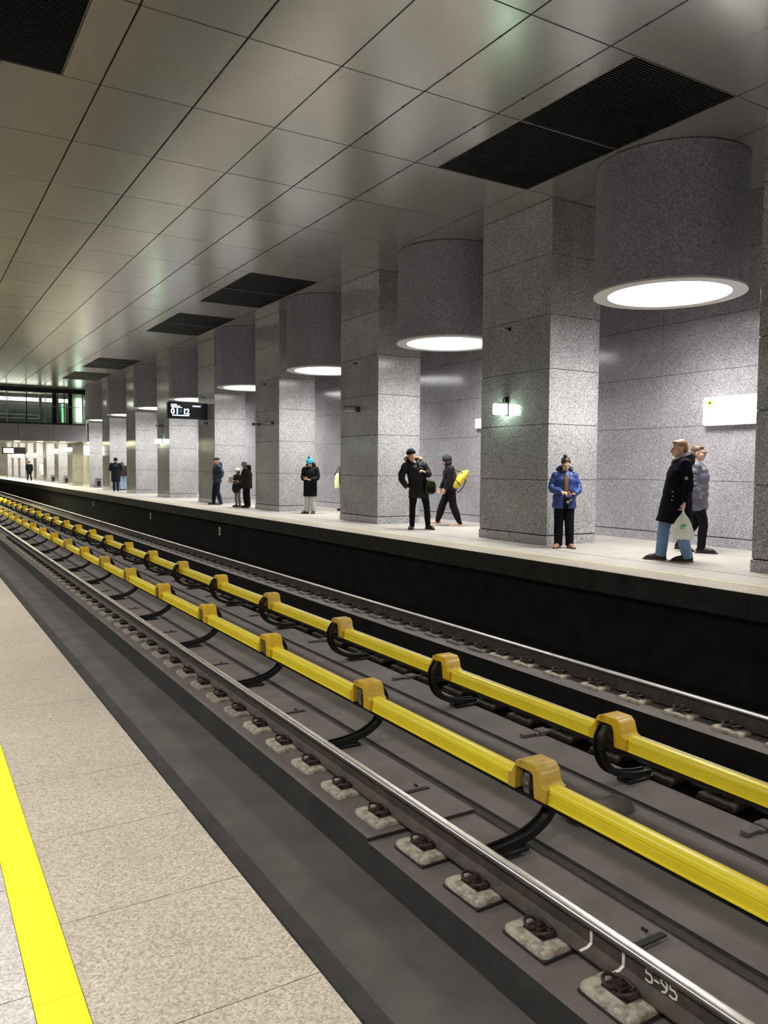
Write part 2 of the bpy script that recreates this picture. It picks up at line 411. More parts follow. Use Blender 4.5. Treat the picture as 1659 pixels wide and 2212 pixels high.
# ---- columns
def column_mesh(root):
    g = .008; b = MB(); D, W = COLD, COLW
    z = [JZ[0]] + JZ[1:]
    for i in range(len(z) - 1):
        b.box(0, D, 0, W, z[i] + g / 2, z[i + 1] - g / 2, 0)
    b.box(.012, D - .012, .012, W - .012, 0, CEIL + .05, 1)
    b.build('shaft', [M['granite'], M['joint']], root, bevel=.004, seg=1)
    p = MB(); p.box(-.012, D + .012, -.012, W + .012, 0, JZ[0] - .014); p.build('plinth', M['granite'], root, bevel=.004, seg=1)
proto = None
LASTC = 16
for k in range(-1, LASTC):
    lab = 'grey granite column at the right edge of the photo' if k == -1 else ('grey granite column on the far platform, %s fully seen from the right' % ({0: 'first'}.get(k, ORD[k])))
    if k == 0: lab = 'large grey granite column behind the woman in the blue jacket'
    if k > 7: lab = 'grey granite column on the far platform beyond the footbridge'
    loc = (COLX, COLY + PITCH * k, 0)
    grp = 'granite columns of the far platform' if k <= 7 else 'granite columns beyond the footbridge'
    if proto is None:
        proto = empty('granite_column', loc, 0, lab, 'column', grp); column_mesh(proto)
    else: dup(proto, loc, 0, lab, grp)
for k in range(-3, 10):
    dup(proto, (mir(COLX) - COLD, COLY + PITCH * k, 0), 0, 'grey granite column on the near platform, outside the photo', 'granite columns of the near platform')

# ---- drum lamps
def drum(loc, lab, grp):
    t = empty('drum_lamp', loc, 0, lab, 'lamp', grp)
    h = CEIL - LAMP_Z - .012
    b = MB(); n = 96
    b.lathe([(LAMP_R - .2, .10), (LAMP_R - .02, .018), (LAMP_R - .02, 0.03), (LAMP_R + .004, 0.03), (LAMP_R + .004, h - .0), (LAMP_R - .01, h), (LAMP_R - .2, h)], n=n)
    b.build('drum', M['drum'], t, smooth=True, angle=30)
    r = MB(); r.lathe([(LAMP_R + .012, 0), (LAMP_R + .012, .03), (LAMP_R - .01, .035), (.955, .075), (.945, .07), (.945, .012), (.95, .0)], n=n, closed=True)
    r.build('trim_ring', M['ring'], t, smooth=True, angle=30)
    d = MB(); d.lathe([(.0005, .02), (.5, .02), (.945, .02), (.945, .03), (.0005, .03)], n=n)
    d.build('diffuser', M['lamp'], t, smooth=False)
    ld = bpy.data.lights.new('downlight', 'AREA'); ld.shape = 'DISK'; ld.size = 1.84; ld.energy = DRUM_W; ld.spread = math.radians(DRUM_SPREAD); ld.color = (1.0, .975, .94)
    lo = bpy.data.objects.new('downlight', ld); C.objects.link(lo); lo.parent = t; lo.location = (0, 0, -.004)
    return t
lp = None
for k in [q for q in range(0, LASTC) if q != 8]:
    lab = 'big grey cylindrical ceiling lamp, %s of the row over the far platform' % ORD[k]
    if k > 7: lab = 'grey cylindrical ceiling lamp beyond the footbridge'
    loc = (LAMP_X, LAMP_Y + PITCH * k, LAMP_Z); grp = 'cylindrical lamps over the far platform' if k <= 7 else 'cylindrical lamps beyond the footbridge'
    if lp is None: lp = drum(loc, lab, grp)
    else: dup(lp, loc, 0, lab, grp)
for k in (-1, -2):
    dup(lp, (LAMP_X, LAMP_Y + PITCH * k, LAMP_Z), 0, 'grey cylindrical ceiling lamp outside the photo on the right', 'cylindrical lamps outside the photo')
for k in range(-3, 8):
    dup(lp, (mir(LAMP_X), LAMP_Y + PITCH * k, LAMP_Z), 0, 'grey cylindrical ceiling lamp over the near platform, outside the photo', 'cylindrical lamps over the near platform')

# ---- running rails
def rail_profile(x, zt):
    h = .18; f = .075; w_ = .0095; hd = .0375
    return [(x - f, zt - h), (x + f, zt - h), (x + f, zt - h + .012), (x + .03, zt - h + .028), (x + w_, zt - h + .045), (x + w_, zt - .052), (x + hd - .004, zt - .040), (x + hd, zt - .036),
            (x + hd, zt - .020), (x - hd, zt - .020), (x - hd, zt - .036), (x - hd + .004, zt - .040), (x - w_, zt - .052), (x - w_, zt - h + .045), (x - .03, zt - h + .028), (x - f, zt - h + .012)]
RAILS = [(R0, 'running rail hidden just under the near platform edge'), (R1, 'long shiny running rail sweeping to the bottom right corner'),
         (R2, 'dark running rail behind the second yellow covered rail'), (R3, 'running rail beside the black far platform wall')]
railobj = {}
for x, lab in RAILS:
    b = MB(); b.prism(rail_profile(x, RAIL_Z), Y0, Y1, 'y')
    o = b.build('running_rail', M['rail_body'], smooth=True, angle=35); tag(o, lab, 'rail')
    hd = .0375
    t = MB(); prof = [(x + hd, RAIL_Z - .020), (x + hd, RAIL_Z - .010), (x + hd - .006, RAIL_Z - .003), (x + .02, RAIL_Z - .0005), (x, RAIL_Z), (x - .02, RAIL_Z - .0005), (x - hd + .006, RAIL_Z - .003), (x - hd, RAIL_Z - .010), (x - hd, RAIL_Z - .020)]
    t.prism(prof, Y0, Y1, 'y'); tt = t.build('rail_head', M['rail_top'], o, smooth=True, angle=60); tt['label'] = 'polished running surface'
    railobj[x] = o
# hand painted marks on the web of the near rail
def stroke(b, pts, wd=.012):
    xw = R1 - .0095
    for i in range(len(pts) - 1):
        (y0, z0), (y1, z1) = pts[i], pts[i + 1]
        d = Vector((y1 - y0, z1 - z0)); L = d.length; d /= L; nrm = Vector((-d.y, d.x)) * wd / 2; e = d * wd * .3
        q = [(y0 - e.x + nrm.x, z0 - e.y + nrm.y), (y1 + e.x + nrm.x, z1 + e.y + nrm.y), (y1 + e.x - nrm.x, z1 + e.y - nrm.y), (y0 - e.x - nrm.x, z0 - e.y - nrm.y)]
        b.add([(xw - .0015 - .0002 * i, a, c) for a, c in q] + [(xw + .001, a, c) for a, c in q], [(0, 1, 2, 3), (4, 7, 6, 5), (0, 4, 5, 1), (1, 5, 6, 2), (2, 6, 7, 3), (3, 7, 4, 0)])
mk = MB()
zt_, zb_ = -1.147, -1.215
def g5(yc, s=1.0):
    stroke(mk, [(yc - .022 * s, zt_), (yc + .018 * s, zt_ - .002), (yc + .018 * s, -1.172), (yc - .008 * s, -1.170), (yc - .022 * s, -1.184), (yc - .020 * s, -1.205), (yc, zb_ + .003), (yc + .02 * s, -1.207)], .0095)
g5(2.624)
stroke(mk, [(2.588, -1.182), (2.562, -1.182)], .010)
stroke(mk, [(2.520, -1.185), (2.545, -1.172), (2.548, -1.158), (2.532, zt_), (2.512, -1.158), (2.510, -1.185), (2.520, -1.206), (2.54, zb_)], .0095)
g5(2.475)
mk.build('painted_number', M['white_paint'], railobj[R1])['label'] = 'hand painted white 5-95'
for yc in (3.02, 2.79):
    s = MB(); zz = RAIL_Z
    pts = [(R1 - .0115, yc, zz - .055), (R1 - .0115, yc, zz - .13), (R1 - .033, yc + .006, zz - .150), (R1 - .074, yc + .022, zz - .166)]
    s.tube([Vector(p) for p in pts], .0035, ref=Vector((0, 1, 0)), section=[(.009, .0018), (-.009, .0018), (-.009, -.0018), (.009, -.0018)])
    s.build('paint_stripe', M['white_paint'], railobj[R1])['label'] = 'curved white paint stripe'

# ---- rail fastenings on sleeper blocks
def block_mesh(hx, hy, z0, z1, seed, worn=.007):
    rnd = random.Random(seed); b = MB(); n = 28
    out = []
    cr_ = .028
    for q, (sx, sy) in enumerate(((1, 1), (-1, 1), (-1, -1), (1, -1))):
        nx, ny = ((-1, 1), (-1, -1), (1, -1), (1, 1))[q]
        for k in range(3):
            a = PI / 2 * (q + k / 2); out.append((sx * (hx - cr_) + cr_ * math.cos(a), sy * (hy - cr_) + cr_ * math.sin(a)))
        c0 = out[-1]; tx, ty = ((-(hx - cr_), hy), (-hx, -(hy - cr_)), (hx - cr_, -hy), (hx, hy - cr_))[q]
        for k in range(1, 5): out.append((c0[0] + (tx - c0[0]) * k / 5, c0[1] + (ty - c0[1]) * k / 5))
    jit = [rnd.uniform(0, worn) * (1 if rnd.random() < .6 else .3) for _ in range(n)]
    rings = [(1.0, z0, 0), (1.0, z1 - .018, .6), (.985, z1 - .006, 1), (.93, z1, .8)]
    vs = []; fs = []
    for (sc, z, jw) in rings:
        for j, (x, y) in enumerate(out):
            L = math.hypot(x, y); q = 1 - jit[j] * jw / L
            vs.append((x * q * sc, y * q * sc, z))
    for i in range(len(rings) - 1):
        for j in range(n): fs.append((i * n + j, i * n + (j + 1) % n, (i + 1) * n + (j + 1) % n, (i + 1) * n + j))
    fs.append(tuple(range(3 * n, 4 * n))); fs.append(tuple(range(n - 1, -1, -1)))
    return b.add(vs, fs)
PADT = -1.2735
def clip_mb(s):
    b = MB(); z = .012
    # double loop spring clip pressing on the rail foot, s = side (-1: near side)
    for q in (-1, 1):
        pts = []
        for i in range(15):
            a = -PI * .35 + i / 14 * PI * 1.75
            pts.append(Vector((s * (.128 + .050 * math.cos(a)), q * .056 + q * .040 * math.sin(a), z + .020 + .014 * math.sin(a * 1.3))))
        b.tube(pts, .0105, ref=Vector((0, 0, 1)), n=8)
    b.tube([Vector((s * .094, -.07, z + .034)), Vector((s * .088, 0, z + .042)), Vector((s * .094, .07, z + .034))], .0105, ref=Vector((0, 0, 1)), n=7)
    return b
def bolt_mb(s):
    b = MB(); x = s * .124
    b.tube([Vector((x, 0, 0)), Vector((x, 0, .078))], .013, n=8); b.tube([Vector((x, 0, .034)), Vector((x, 0, .058))], .026, n=6)
    b.box(x - .034, x + .034, -.034, .034, .024, .035); b.box(x - .05, x + .06, -.085, .085, -.004, .010)
    return b
def fastening(loc, lab, grp, bm_, simple=False, seed=0):
    t = empty('rail_fastening', loc, 0, lab, 'rail fastening', grp)
    block_mesh(.25, .175, -.040, 0, seed).build('sleeper_block', bm_, t, smooth=True, angle=50)
    r = MB(); r.box(-.256, .256, -.182, .182, -.062, -.038); r.build('rubber_pad', M['rubber'], t, bevel=.01, seg=1)
    if not simple:
        for s in (-1, 1):
            clip_mb(s).build('spring_clip', M['clip'], t, smooth=True, angle=60)
            bolt_mb(s).build('bolt', M['clip'], t, smooth=True, angle=40)
    return t
def fast_row(x, ys, lab, grp, bm_, zt=PADT, far_m=None, split=9.0):
    protos = [fastening((x, ys[i], zt), lab, grp, bm_, False, i + int(x * 10)) for i in range(4)]
    far = mid = None
    for i, y in enumerate(ys[4:]):
        if far_m and y > split and y < 32:
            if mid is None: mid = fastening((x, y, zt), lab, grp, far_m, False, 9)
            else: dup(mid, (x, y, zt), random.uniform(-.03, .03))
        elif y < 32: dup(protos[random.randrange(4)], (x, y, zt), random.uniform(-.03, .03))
        else:
            if far is None: far = fastening((x, y, zt), lab, grp, far_m or bm_, True, 5)
            else: dup(far, (x, y, zt))
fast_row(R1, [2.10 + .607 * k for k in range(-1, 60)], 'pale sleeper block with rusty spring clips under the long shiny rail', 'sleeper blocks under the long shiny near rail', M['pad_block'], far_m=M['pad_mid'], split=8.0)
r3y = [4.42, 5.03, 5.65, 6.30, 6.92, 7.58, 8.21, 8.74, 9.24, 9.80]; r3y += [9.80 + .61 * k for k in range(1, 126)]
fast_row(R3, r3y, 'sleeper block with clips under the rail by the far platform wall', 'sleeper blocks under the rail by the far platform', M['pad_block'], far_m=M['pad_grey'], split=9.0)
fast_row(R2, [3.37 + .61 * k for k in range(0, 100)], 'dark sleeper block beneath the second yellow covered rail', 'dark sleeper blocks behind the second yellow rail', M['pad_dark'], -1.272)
fast_row(R0, [3.66 + .607 * k for k in range(0, 24)], 'sleeper block peeking out under the near platform edge', 'sleeper blocks under the near platform edge', M['pad_block'])

# ---- slots, plates and lumps in the concrete
def cutter(loc, lab, grp):
    t = empty('bracket_slot', loc, 0, lab, 'slot', grp)
    b = MB(); b.box(-.17, .14, -.022, .022, -.004, .006); b.box(.06, .075, .06, .10, -.002, .014); b.build('slot_plate', M['rubber'], t)
    return t
sp = None
for k in range(-1, 14):
    loc = (3.58, 2.97 + 2.445 * (k), BED + .003)
    if sp is None: sp = cutter(loc, 'narrow black empty bracket slot in the concrete between two curved arms', 'black slots beside the shiny near rail')
    else: dup(sp, loc)
def tplate(loc):
    t = empty('anchor_plate', loc, 0, 'flat slotted steel plate on the concrete in front of the second yellow rail', 'steel plate', 'slotted plates by the second yellow rail')
    b = MB(); b.box(-.17, -.03, -.035, .04, 0, .035); b.box(-.025, .02, -.05, .05, 0, .03); b.box(.03, .16, -.06, .065, 0, .04); b.box(-.03, .03, -.02, .02, 0, .028)
    b.build('plate', M['plate'], t, bevel=.005, seg=1); c = MB(); c.box(-.15, .14, -.03, .035, -.02, .006); c.build('shadow_gasket', M['rubber'], t)  # black box stands in for the shade in the plate's slots
    return t
tp = None
for k in range(0, 16):
    loc = (5.42, 3.50 + 2.475 * k, BED)
    if tp is None: tp = tplate(loc)
    else: dup(tp, loc)
b = MB()
vs = []; prof = []
for i in range(13):
    a = PI * i / 12; prof.append((.13 * math.cos(a), .11 * math.sin(a)))
b.tube([Vector((-.30, 0, -.03)), Vector((-.26, 0, -.01)), Vector((.2, 0, 0)), Vector((.26, 0, -.01)), Vector((.28, 0, -.02))], [(.06, .06), (.10, .12), (.10, .13), (.09, .12), (.03, .05)], ref=Vector((0, 0, 1)), n=20)
o = b.build('drain_hump', M['slab'], smooth=True, angle=70); o.location = (4.62, 4.32, BED + .0); tag(o, 'rounded concrete hump behind the first yellow rail', 'drain hump')
# small raised step blocks beside the near rail (slab joints)
for (x0, x1, y0, y1, lab) in ((2.83, 3.07, 4.92, 7.2, 'low raised concrete step on the ledge beside the pale sleeper blocks'),):
    b = MB(); b.box(x0, x1, y0, y1, BED, BED + .001)

# ---- contact rails with yellow covers, hoods and curved brackets
def cover_prof():
    h = [(-.050, 0), (-.060, -.012), (-.065, -.038), (-.055, -.041), (-.055, -.047), (-.066, -.050), (-.068, -.104), (-.078, -.108), (-.078, -.116), (-.045, -.116)]
    l = [(-.035, .004)]
    pr = [(-x, z) for x, z in h][::-1]
    top = [(.036, .006), (.012, .009), (-.012, .009), (-.036, .006)]
    return pr[:-1] + [(.052, -.002)] + top + [(-.052, -.002)] + h[1:]
CZ = -.822
def arm_mb(s):
    # s=+1 : bulges to +x (first rail), foot runs to -x
    path = [(-.42, -.455), (-.30, -.448), (-.16, -.428), (-.03, -.392), (.085, -.325), (.155, -.230), (.182, -.125), (.172, -.035), (.115, .045)]
    b = MB(); P = [Vector((s * x, 0, z + .01)) for x, z in path]
    fine = []
    for i in range(len(P) - 1):
        p0 = P[max(i - 1, 0)]; p1 = P[i]; p2 = P[i + 1]; p3 = P[min(i + 2, len(P) - 1)]
        for t in (0, .25, .5, .75):
            fine.append(.5 * ((2 * p1) + (-p0 + p2) * t + (2 * p0 - 5 * p1 + 4 * p2 - p3) * t * t + (-p0 + 3 * p1 - 3 * p2 + p3) * t ** 3))
    fine.append(P[-1])
    # I-section: two flanges and a web   (a = y direction, b = in-plane normal)
    for sec in ([(-.048, .030), (-.034, .030), (-.034, -.030), (-.048, -.030)], [(.034, .030), (.048, .030), (.048, -.030), (.034, -.030)], [(-.034, .004), (.034, .004), (.034, -.006), (-.034, -.006)]):
        b.tube(fine, 1, ref=Vector((0, 1, 0)), section=sec)
    return b
def bracket(loc, s, lab, grp):
    t = empty('contact_rail_bracket', loc, 0, lab, 'rail bracket', grp)
    arm_mb(s).build('curved_arm', M['arm'], t, bevel=.003, seg=1)
    f = MB(); f.box(*sorted((-s * .45, -s * .12)), -.075, .075, BED - loc[2], BED - loc[2] + .03); f.build('foot_plate', M['arm'], t, bevel=.004, seg=1)
    pr = [(-.205, -.114), (-.205, -.008), (-.170, .004), (-.158, .030), (-.136, .100), (-.095, .134), (.055, .134), (.115, .108), (.150, .040), (.168, .004), (.205, -.008), (.205, -.114),
          (.125, -.114), (.118, .045), (.104, .062), (-.045, .062), (-.062, .045), (-.078, -.114)]
    side = MB(); side.prism(pr, -.098, .098, 'x')
    side.build('hood', M['hood'], t, bevel=.028, seg=4)
    k_ = MB(); k_.box(-.02, .02, -.118, .118, -.112, .05); k_.build('dark_core', M['rubber'], t)  # thin black box put in as the darkness inside the notch
    i = MB(); i.lathe([(.001, -.09), (.045, -.09), (.052, -.05), (.052, .03), (.035, .055), (.001, .055)], n=20); i.build('insulator', M['porcelain'], t, smooth=True, angle=50)
    c = MB(); c.tube([Vector((-s * .075, .01, -.105)), Vector((-s * .088, .01, -.06)), Vector((-s * .090, .01, -.01)), Vector((-s * .075, .01, .030)), Vector((-s * .03, .01, .045))], 1, ref=Vector((0, 1, 0)), section=[(-.028, .005), (.028, .005), (.028, -.005), (-.028, -.005)])
    c.build('clamp_band', M['chrome'], t, smooth=True, angle=40)['label'] = 'shiny metal clamp band'
    n = MB(); n.tube([Vector((-s * .05, -.02, .045)), Vector((-s * .085, -.02, .045))], .014, n=6); n.build('clamp_bolt', M['clip'], t)
    return t
def contact_line(x, s, ys, which):
    labs = {1: ('yellow covered length of the first conductor rail, between two amber hoods', 'curved black bracket with amber hood on the first yellow rail, foot towards the shiny rail', 'first (front) yellow rail'),
            2: ('yellow covered length of the second conductor rail, between two amber hoods', 'curved black bracket with amber hood on the second, farther yellow rail', 'second (rear) yellow rail')}[which]
    b = MB(); b.prism([(x - .04, CZ - .165), (x + .04, CZ - .165), (x + .04, CZ - .135), (x + .012, CZ - .12), (x + .012, CZ - .10), (x - .012, CZ - .10), (x - .012, CZ - .12), (x - .04, CZ - .135)], ys[0] - 2.4, ys[-1] + 2, 'y')
    o = b.build('conductor_rail', M['contact'], smooth=True, angle=30); tag(o, 'dark steel conductor rail under the %s yellow cover' % ('first' if which == 1 else 'second'), 'conductor rail')
    br = cv = None; pr = cover_prof(); prev = ys[0] - 2.45
    step = 2.45
    for i, y in enumerate(ys):
        L = y - prev
        if i == 0 or abs(L - step) > .02 or cv is None:
            c = MB(); c.prism(pr, .175, L - .175, 'y'); o = c.build('rail_cover', M['cover'], smooth=True, angle=28); o.location = (x, prev, CZ)
            tag(o, labs[0], 'rail cover', 'cover lengths of the ' + labs[2])
            if cv is None: cv = o; step = L
        else:
            o = cv.copy(); C.objects.link(o); o.location = (x, prev, CZ)
        if br is None: br = bracket((x, y, CZ), s, labs[1], 'brackets of the ' + labs[2])
        else: dup(br, (x, y, CZ))
        prev = y
contact_line(CR1, 1, [4.21 + 2.447 * k for k in range(0, 17)], 1)
contact_line(CR2, -1, [4.66 + 2.49 * k for k in range(0, 23)], 2)
# scrap of white paper caught on the second yellow rail
b = MB(); vs = []
for i in range(5):
    for j in range(4): vs.append((-.05 + j * .04, -.22 + i * .12, .012 + .018 * noise.noise(Vector((i * .9, j * .8, 2))) + .02 * (i == 0)))
n = len(vs); vs2 = [(a, c, d + .002) for a, c, d in vs]
fs = [(i * 4 + j, i * 4 + j + 1, i * 4 + j + 5, i * 4 + j + 4) for i in range(4) for j in range(3)]
b.add(vs, fs); b.add(vs2, fs)
o = b.build('paper_scrap', M['white_paint']); o.location = (CR2, 4.66 + 2.49 * 5 + .45, CZ + .002); tag(o, 'scrap of white paper lying on the second yellow rail', 'paper scrap')

# ---- small number plates on the far platform wall
for (y, z) in ((24.06, -.64), (32.41, -.62), (44.1, -.62)):
    t = empty('number_plate', (8.42, y, z), 0, 'small white plate on the black platform wall, ' + {24.06: 'nearest of three', 32.41: 'middle of three', 44.1: 'farthest of three'}[y], 'plate', 'white plates on the platform wall')
    b = MB(); b.box(-.012, 0, -.07, .07, -.13, .13); b.build('plate', M['white_paint'], t)
    d = MB(); d.box(-.014, -.012, -.03, .03, .02, .06); d.box(-.014, -.012, -.03, .03, -.06, -.02); d.build('dark_mark', M['black_metal'], t)

# ---- projecting green-white signs on the columns
def sconce(loc, lab, grp, flip=1):
    t = empty('projecting_light', loc, 0, lab, 'wall light', grp)
    d = MB(); d.box(-.31, -.03, -.05, .05, -.11, .09) if flip > 0 else d.box(.03, .31, -.05, .05, -.11, .09)
    d.build('light_box', M['green_lamp'], t, bevel=.008)
    c = MB(); c.box(*sorted((-flip * .30, -flip * .02)), -.055, .055, .091, .125); c.build('cap', M['bolt_white'], t, bevel=.005)
    a = MB(); a.tube([Vector((-flip * .0, 0, .19)), Vector((-flip * .05, 0, .22)), Vector((-flip * .10, 0, .19)), Vector((-flip * .10, 0, .12))], .012, ref=Vector((0, 1, 0)), n=8)
    a.box(*sorted((0, -flip * .02)), -.045, .045, -.12, .24); a.build('bracket', M['black_metal'], t)
    return t
s0 = sconce((COLX, 11.95, 2.55), 'greenish white box light projecting from the large column', 'projecting lights on the far platform columns')
dup(s0, (COLX, 11.95 + 4 * PITCH, 2.55), 0, 'greenish white box light on a farther column, left of the display board')
dup(s0, (COLX, 11.95 + 8 * PITCH, 2.55), 0, 'greenish white box light just past the footbridge')
s1 = sconce((mir(COLX), 11.95, 2.55), 'box light on a near platform column, outside the photo', 'projecting lights on the near platform columns', -1)
dup(s1, (mir(COLX), 11.95 + 4 * PITCH, 2.55), 0)

# ---- small spot fixtures high on the columns and cameras
def spot(loc, lab):
    t = empty('spot_fitting', loc, 0, lab, 'fitting', 'small fittings high on the columns')
    a = MB(); a.box(-.02, 0, -.03, .03, -.03, .03); a.tube([Vector((-.02, 0, 0)), Vector((-.12, .0, .01))], .012, ref=Vector((0, 1, 0)), n=8); a.build('bracket', M['black_metal'], t)
    h = MB(); h.ell((-.15, 0, 0), (.055, .055, .025), 14); h.build('head', M['grey_metal'], t, smooth=True)
    return t
sf = spot((COLX, 11.9, 4.08), 'tiny metal fitting high on the large column')
for k, nm in ((1, 'second'), (2, 'third'), (3, 'fourth')): dup(sf, (COLX, 11.9 + PITCH * k, 4.08), 0, 'tiny metal fitting high on the %s column' % nm)
def cctv(loc, rz, lab, big=1.0):
    t = empty('security_camera', loc, 0, lab, 'camera', 'cameras on the columns')
    a = MB(); a.box(-.02, 0, -.05 * big, .05 * big, -.05 * big, .05 * big); a.tube([Vector((-.02, 0, 0)), Vector((-.12 * big, 0, .02)), Vector((-.16 * big, 0, .02))], .015 * big, ref=Vector((0, 1, 0)), n=8); a.build('mount', M['black_metal'], t)
    h = MB(); R_ = Matrix.Rotation(rz, 4, 'Z'); h.tube([R_ @ Vector((0, .12 * big, 0)) + Vector((-.18 * big, 0, .02)), R_ @ Vector((0, -.13 * big, 0)) + Vector((-.18 * big, 0, .0))], .055 * big, ref=Vector((0, 0, 1)), n=16)
    h.build('housing', M['grey_metal'], t, smooth=True, angle=40)
    l = MB(); p = R_ @ Vector((0, -.135 * big, 0)) + Vector((-.18 * big, 0, 0)); l.ell(p, (.042 * big, .03 * big, .042 * big), 14); l.build('lens', M['eye'], t, smooth=True)
    return t
cctv((COLX, 17.85, 2.90), .5, 'round security camera on the second column', 1.35)
cctv((COLX, 23.45, 2.80), .9, 'right of two small cameras on the third column', 1.0)
cctv((COLX, 24.55, 2.80), -.6, 'left of two small cameras on the third column', 1.0)
cctv((COLX, 29.9, 3.08), .2, 'small camera below the display board', .9)
cctv((COLX, 36.2, 3.25), .2, 'small camera above the greenish light on the fifth column', 1.1)

# ---- train display board
t = empty('display_board', (COLX, 29.85, 3.52), 0, 'black train display board with glowing white text', 'display board')
b = MB(); b.box(-1.56, -.03, -.10, .10, -.31, .31); b.build('housing', M['black_metal'], t, bevel=.015)
b = MB(); b.box(-1.50, -.22, -.104, -.10, -.27, .27); b.build('screen', mat('dark_screen', (.01, .011, .02), .15), t)
b = MB(); b.box(-.04, 0, -.06, .06, -.2, .2); b.build('wall_mount', M['grey_metal'], t)
M['led'] = emit('glowing_text', (.78, .92, 1.0), 1.7)
def txt(s, x, z, size, parent):
    c = bpy.data.curves.new('text', 'FONT'); c.body = s; c.size = size; c.extrude = .001; c.offset = size * .03
    tmp = bpy.data.objects.new('tmp', c); C.objects.link(tmp)
    dg = bpy.context.evaluated_depsgraph_get(); me = bpy.data.meshes.new_from_object(tmp.evaluated_get(dg)); bpy.data.objects.remove(tmp)
    me.materials.clear(); me.materials.append(M['led'])
    me.transform(Matrix.Translation((x, -.106, z)) @ Matrix.Rotation(PI / 2, 4, 'X'))
    o = bpy.data.objects.new('screen_text', me); C.objects.link(o); o.parent = parent; return o
def bars(lst):
    for x0, x1, z0, z1 in lst: b = MB(); b.box(x0, x1, -.108, -.104, z0, z1); b.build('screen_text', M['led'], t)
bars([(-1.45, -1.22, .205, .235), (-1.45, -1.10, .145, .18), (-1.43, -1.02, .10, .125), (-.62, -.30, .16, .20), (-1.40, -.75, -.205, -.165)])
txt('0', -1.45, -.13, .29, t); txt('1', -1.28, -.13, .29, t); txt('1', -1.0, -.13, .29, t); txt('2', -.88, -.13, .29, t)
b = MB(); b.box(-1.13, -1.03, -.108, -.104, -.09, .05); b.build('screen_icon', emit('blue_icon', (.05, .25, .6), .35), t)

# ---- light box sign on the wall at the right
t = empty('wall_sign', (WALL, 8.36, 2.465), 0, 'white backlit rectangular sign on the wall at the right edge', 'sign')
def rr(hy, hz, r, n=6):
    out = []
    for cx, cz, a0 in ((hy - r, hz - r, 0), (-hy + r, hz - r, 90), (-hy + r, -hz + r, 180), (hy - r, -hz + r, 270)):
        for i in range(n + 1):
            a = math.radians(a0 + 90 * i / n); out.append((cx + r * math.cos(a), cz + r * math.sin(a)))
    return out
b = MB(); b.prism(rr(1.09, .26, .06), -.11, -.02, 'x'); b.build('casing', M['bolt_white'], t)
b = MB(); b.prism(rr(1.085, .252, .055), -.113, -.109, 'x'); b.build('lit_face', M['sign_white'], t)
M['picto'] = emit('yellow_green_pictogram', (.62, .70, .12), 1.1)
b = MB(); b.box(-.1155, -.113, .90, 1.00, .125, .185); b.box(-.1155, -.113, .87, .90, .15, .185)
b.build('pictogram', M['picto'], t)
b = MB(); b.box(-.1165, -.1155, .88, .985, .118, .124); b.box(-.1165, -.1155, .88, .97, .19, .195); b.box(-.1165, -.1155, .93, .96, .14, .17); b.build('pictogram_mark', M['black_metal'], t)
# thin lit strip sign on the wall behind the second bay
t = empty('wall_sign', (WALL, 15.72, 2.55), 0, 'narrow white lit sign on the wall left of the large column', 'sign')
b = MB(); b.box(-.10, 0, -.55, .55, -.13, .13); b.build('casing', M['bolt_white'], t, bevel=.01); b = MB(); b.box(-.104, -.1, -.53, .53, -.115, .115); b.build('lit_face', M['sign_white'], t)

# ---- litter bins by far columns
bi = None
for (x, y, lab) in ((10.44, 52.95, 'grey litter bin beside the column at the footbridge'), (10.45, 65.1, 'grey litter bin beyond the footbridge, right one'), (10.40, 71.2, 'grey litter bin beyond the footbridge, left one')):
    if bi is None:
        bi = empty('litter_bin', (x, y, 0), 0, lab, 'bin', 'litter bins by the columns'); bi.scale = (.8, .8, .74)
        b = MB(); b.prism(rr(.2, .2, .05), .03, .72, 'z'); b.build('body', M['grey_metal'], bi)
        b = MB(); b.prism(rr(.205, .205, .05), .72, .78, 'z'); b.build('lid', M['black_metal'], bi); b = MB(); b.box(-.206, -.2, -.13, .13, .35, .6); b.box(-.13, .13, -.206, -.2, .12, .6); b.build('opening', M['black_metal'], bi)
        b = MB(); b.box(-.17, .17, -.17, .17, 0, .03); b.build('base', M['black_metal'], bi)
    else: dup(bi, (x, y, 0), 0, lab)

# ---- glazed footbridge across the tracks
BY0, BY1 = 53.5, 58.6
bx0, bx1 = mir(9.95), 9.95
t = empty('footbridge', (MID, BY0, 2.93), 0, 'glazed footbridge crossing above the tracks at the far left', 'footbridge')
def w2(x, y, z): return (x - MID, y - BY0, z - 2.93)
def bbox(b, x0, x1, y0, y1, z0, z1): a = w2(x0, y0, z0); c = w2(x1, y1, z1); b.box(a[0], c[0], a[1], c[1], a[2], c[2])
M['fascia'] = granite('bridge_fascia_stone', (.16, .15, .17), (.22, .21, .235), (.32, .31, .34), rough=.5, scale=60, blot=.06)
x = bx1; 
while x > bx0:
    b = MB(); bbox(b, max(bx0, x - 2.05) + .01, x - .01, BY0, BY0 + .12, 2.93, 3.98); b.build('fascia_panel', M['fascia'], t); x -= 2.05
b = MB(); bbox(b, bx0, bx1, BY0 + .12, BY1 - .12, 3.2, 3.95); bbox(b, bx0, bx1, BY0 + .03, BY0 + .12, 3.95, 4.06); b.build('deck', M['black_metal'], t)
b = MB(); bbox(b, bx0, bx1, BY0 + .12, BY1 - .12, 3.0, 3.2); b.build('soffit', M['ring'], t)
b = MB(); bbox(b, bx0, bx1, BY1 - .12, BY1, 2.93, 3.98); b.build('rear_fascia', M['fascia'], t)
b = MB(); bbox(b, bx0, bx1, BY0 + .02, BY0 + .3, 5.95, CEIL - .01); b.build('head_beam', M['black_metal'], t)
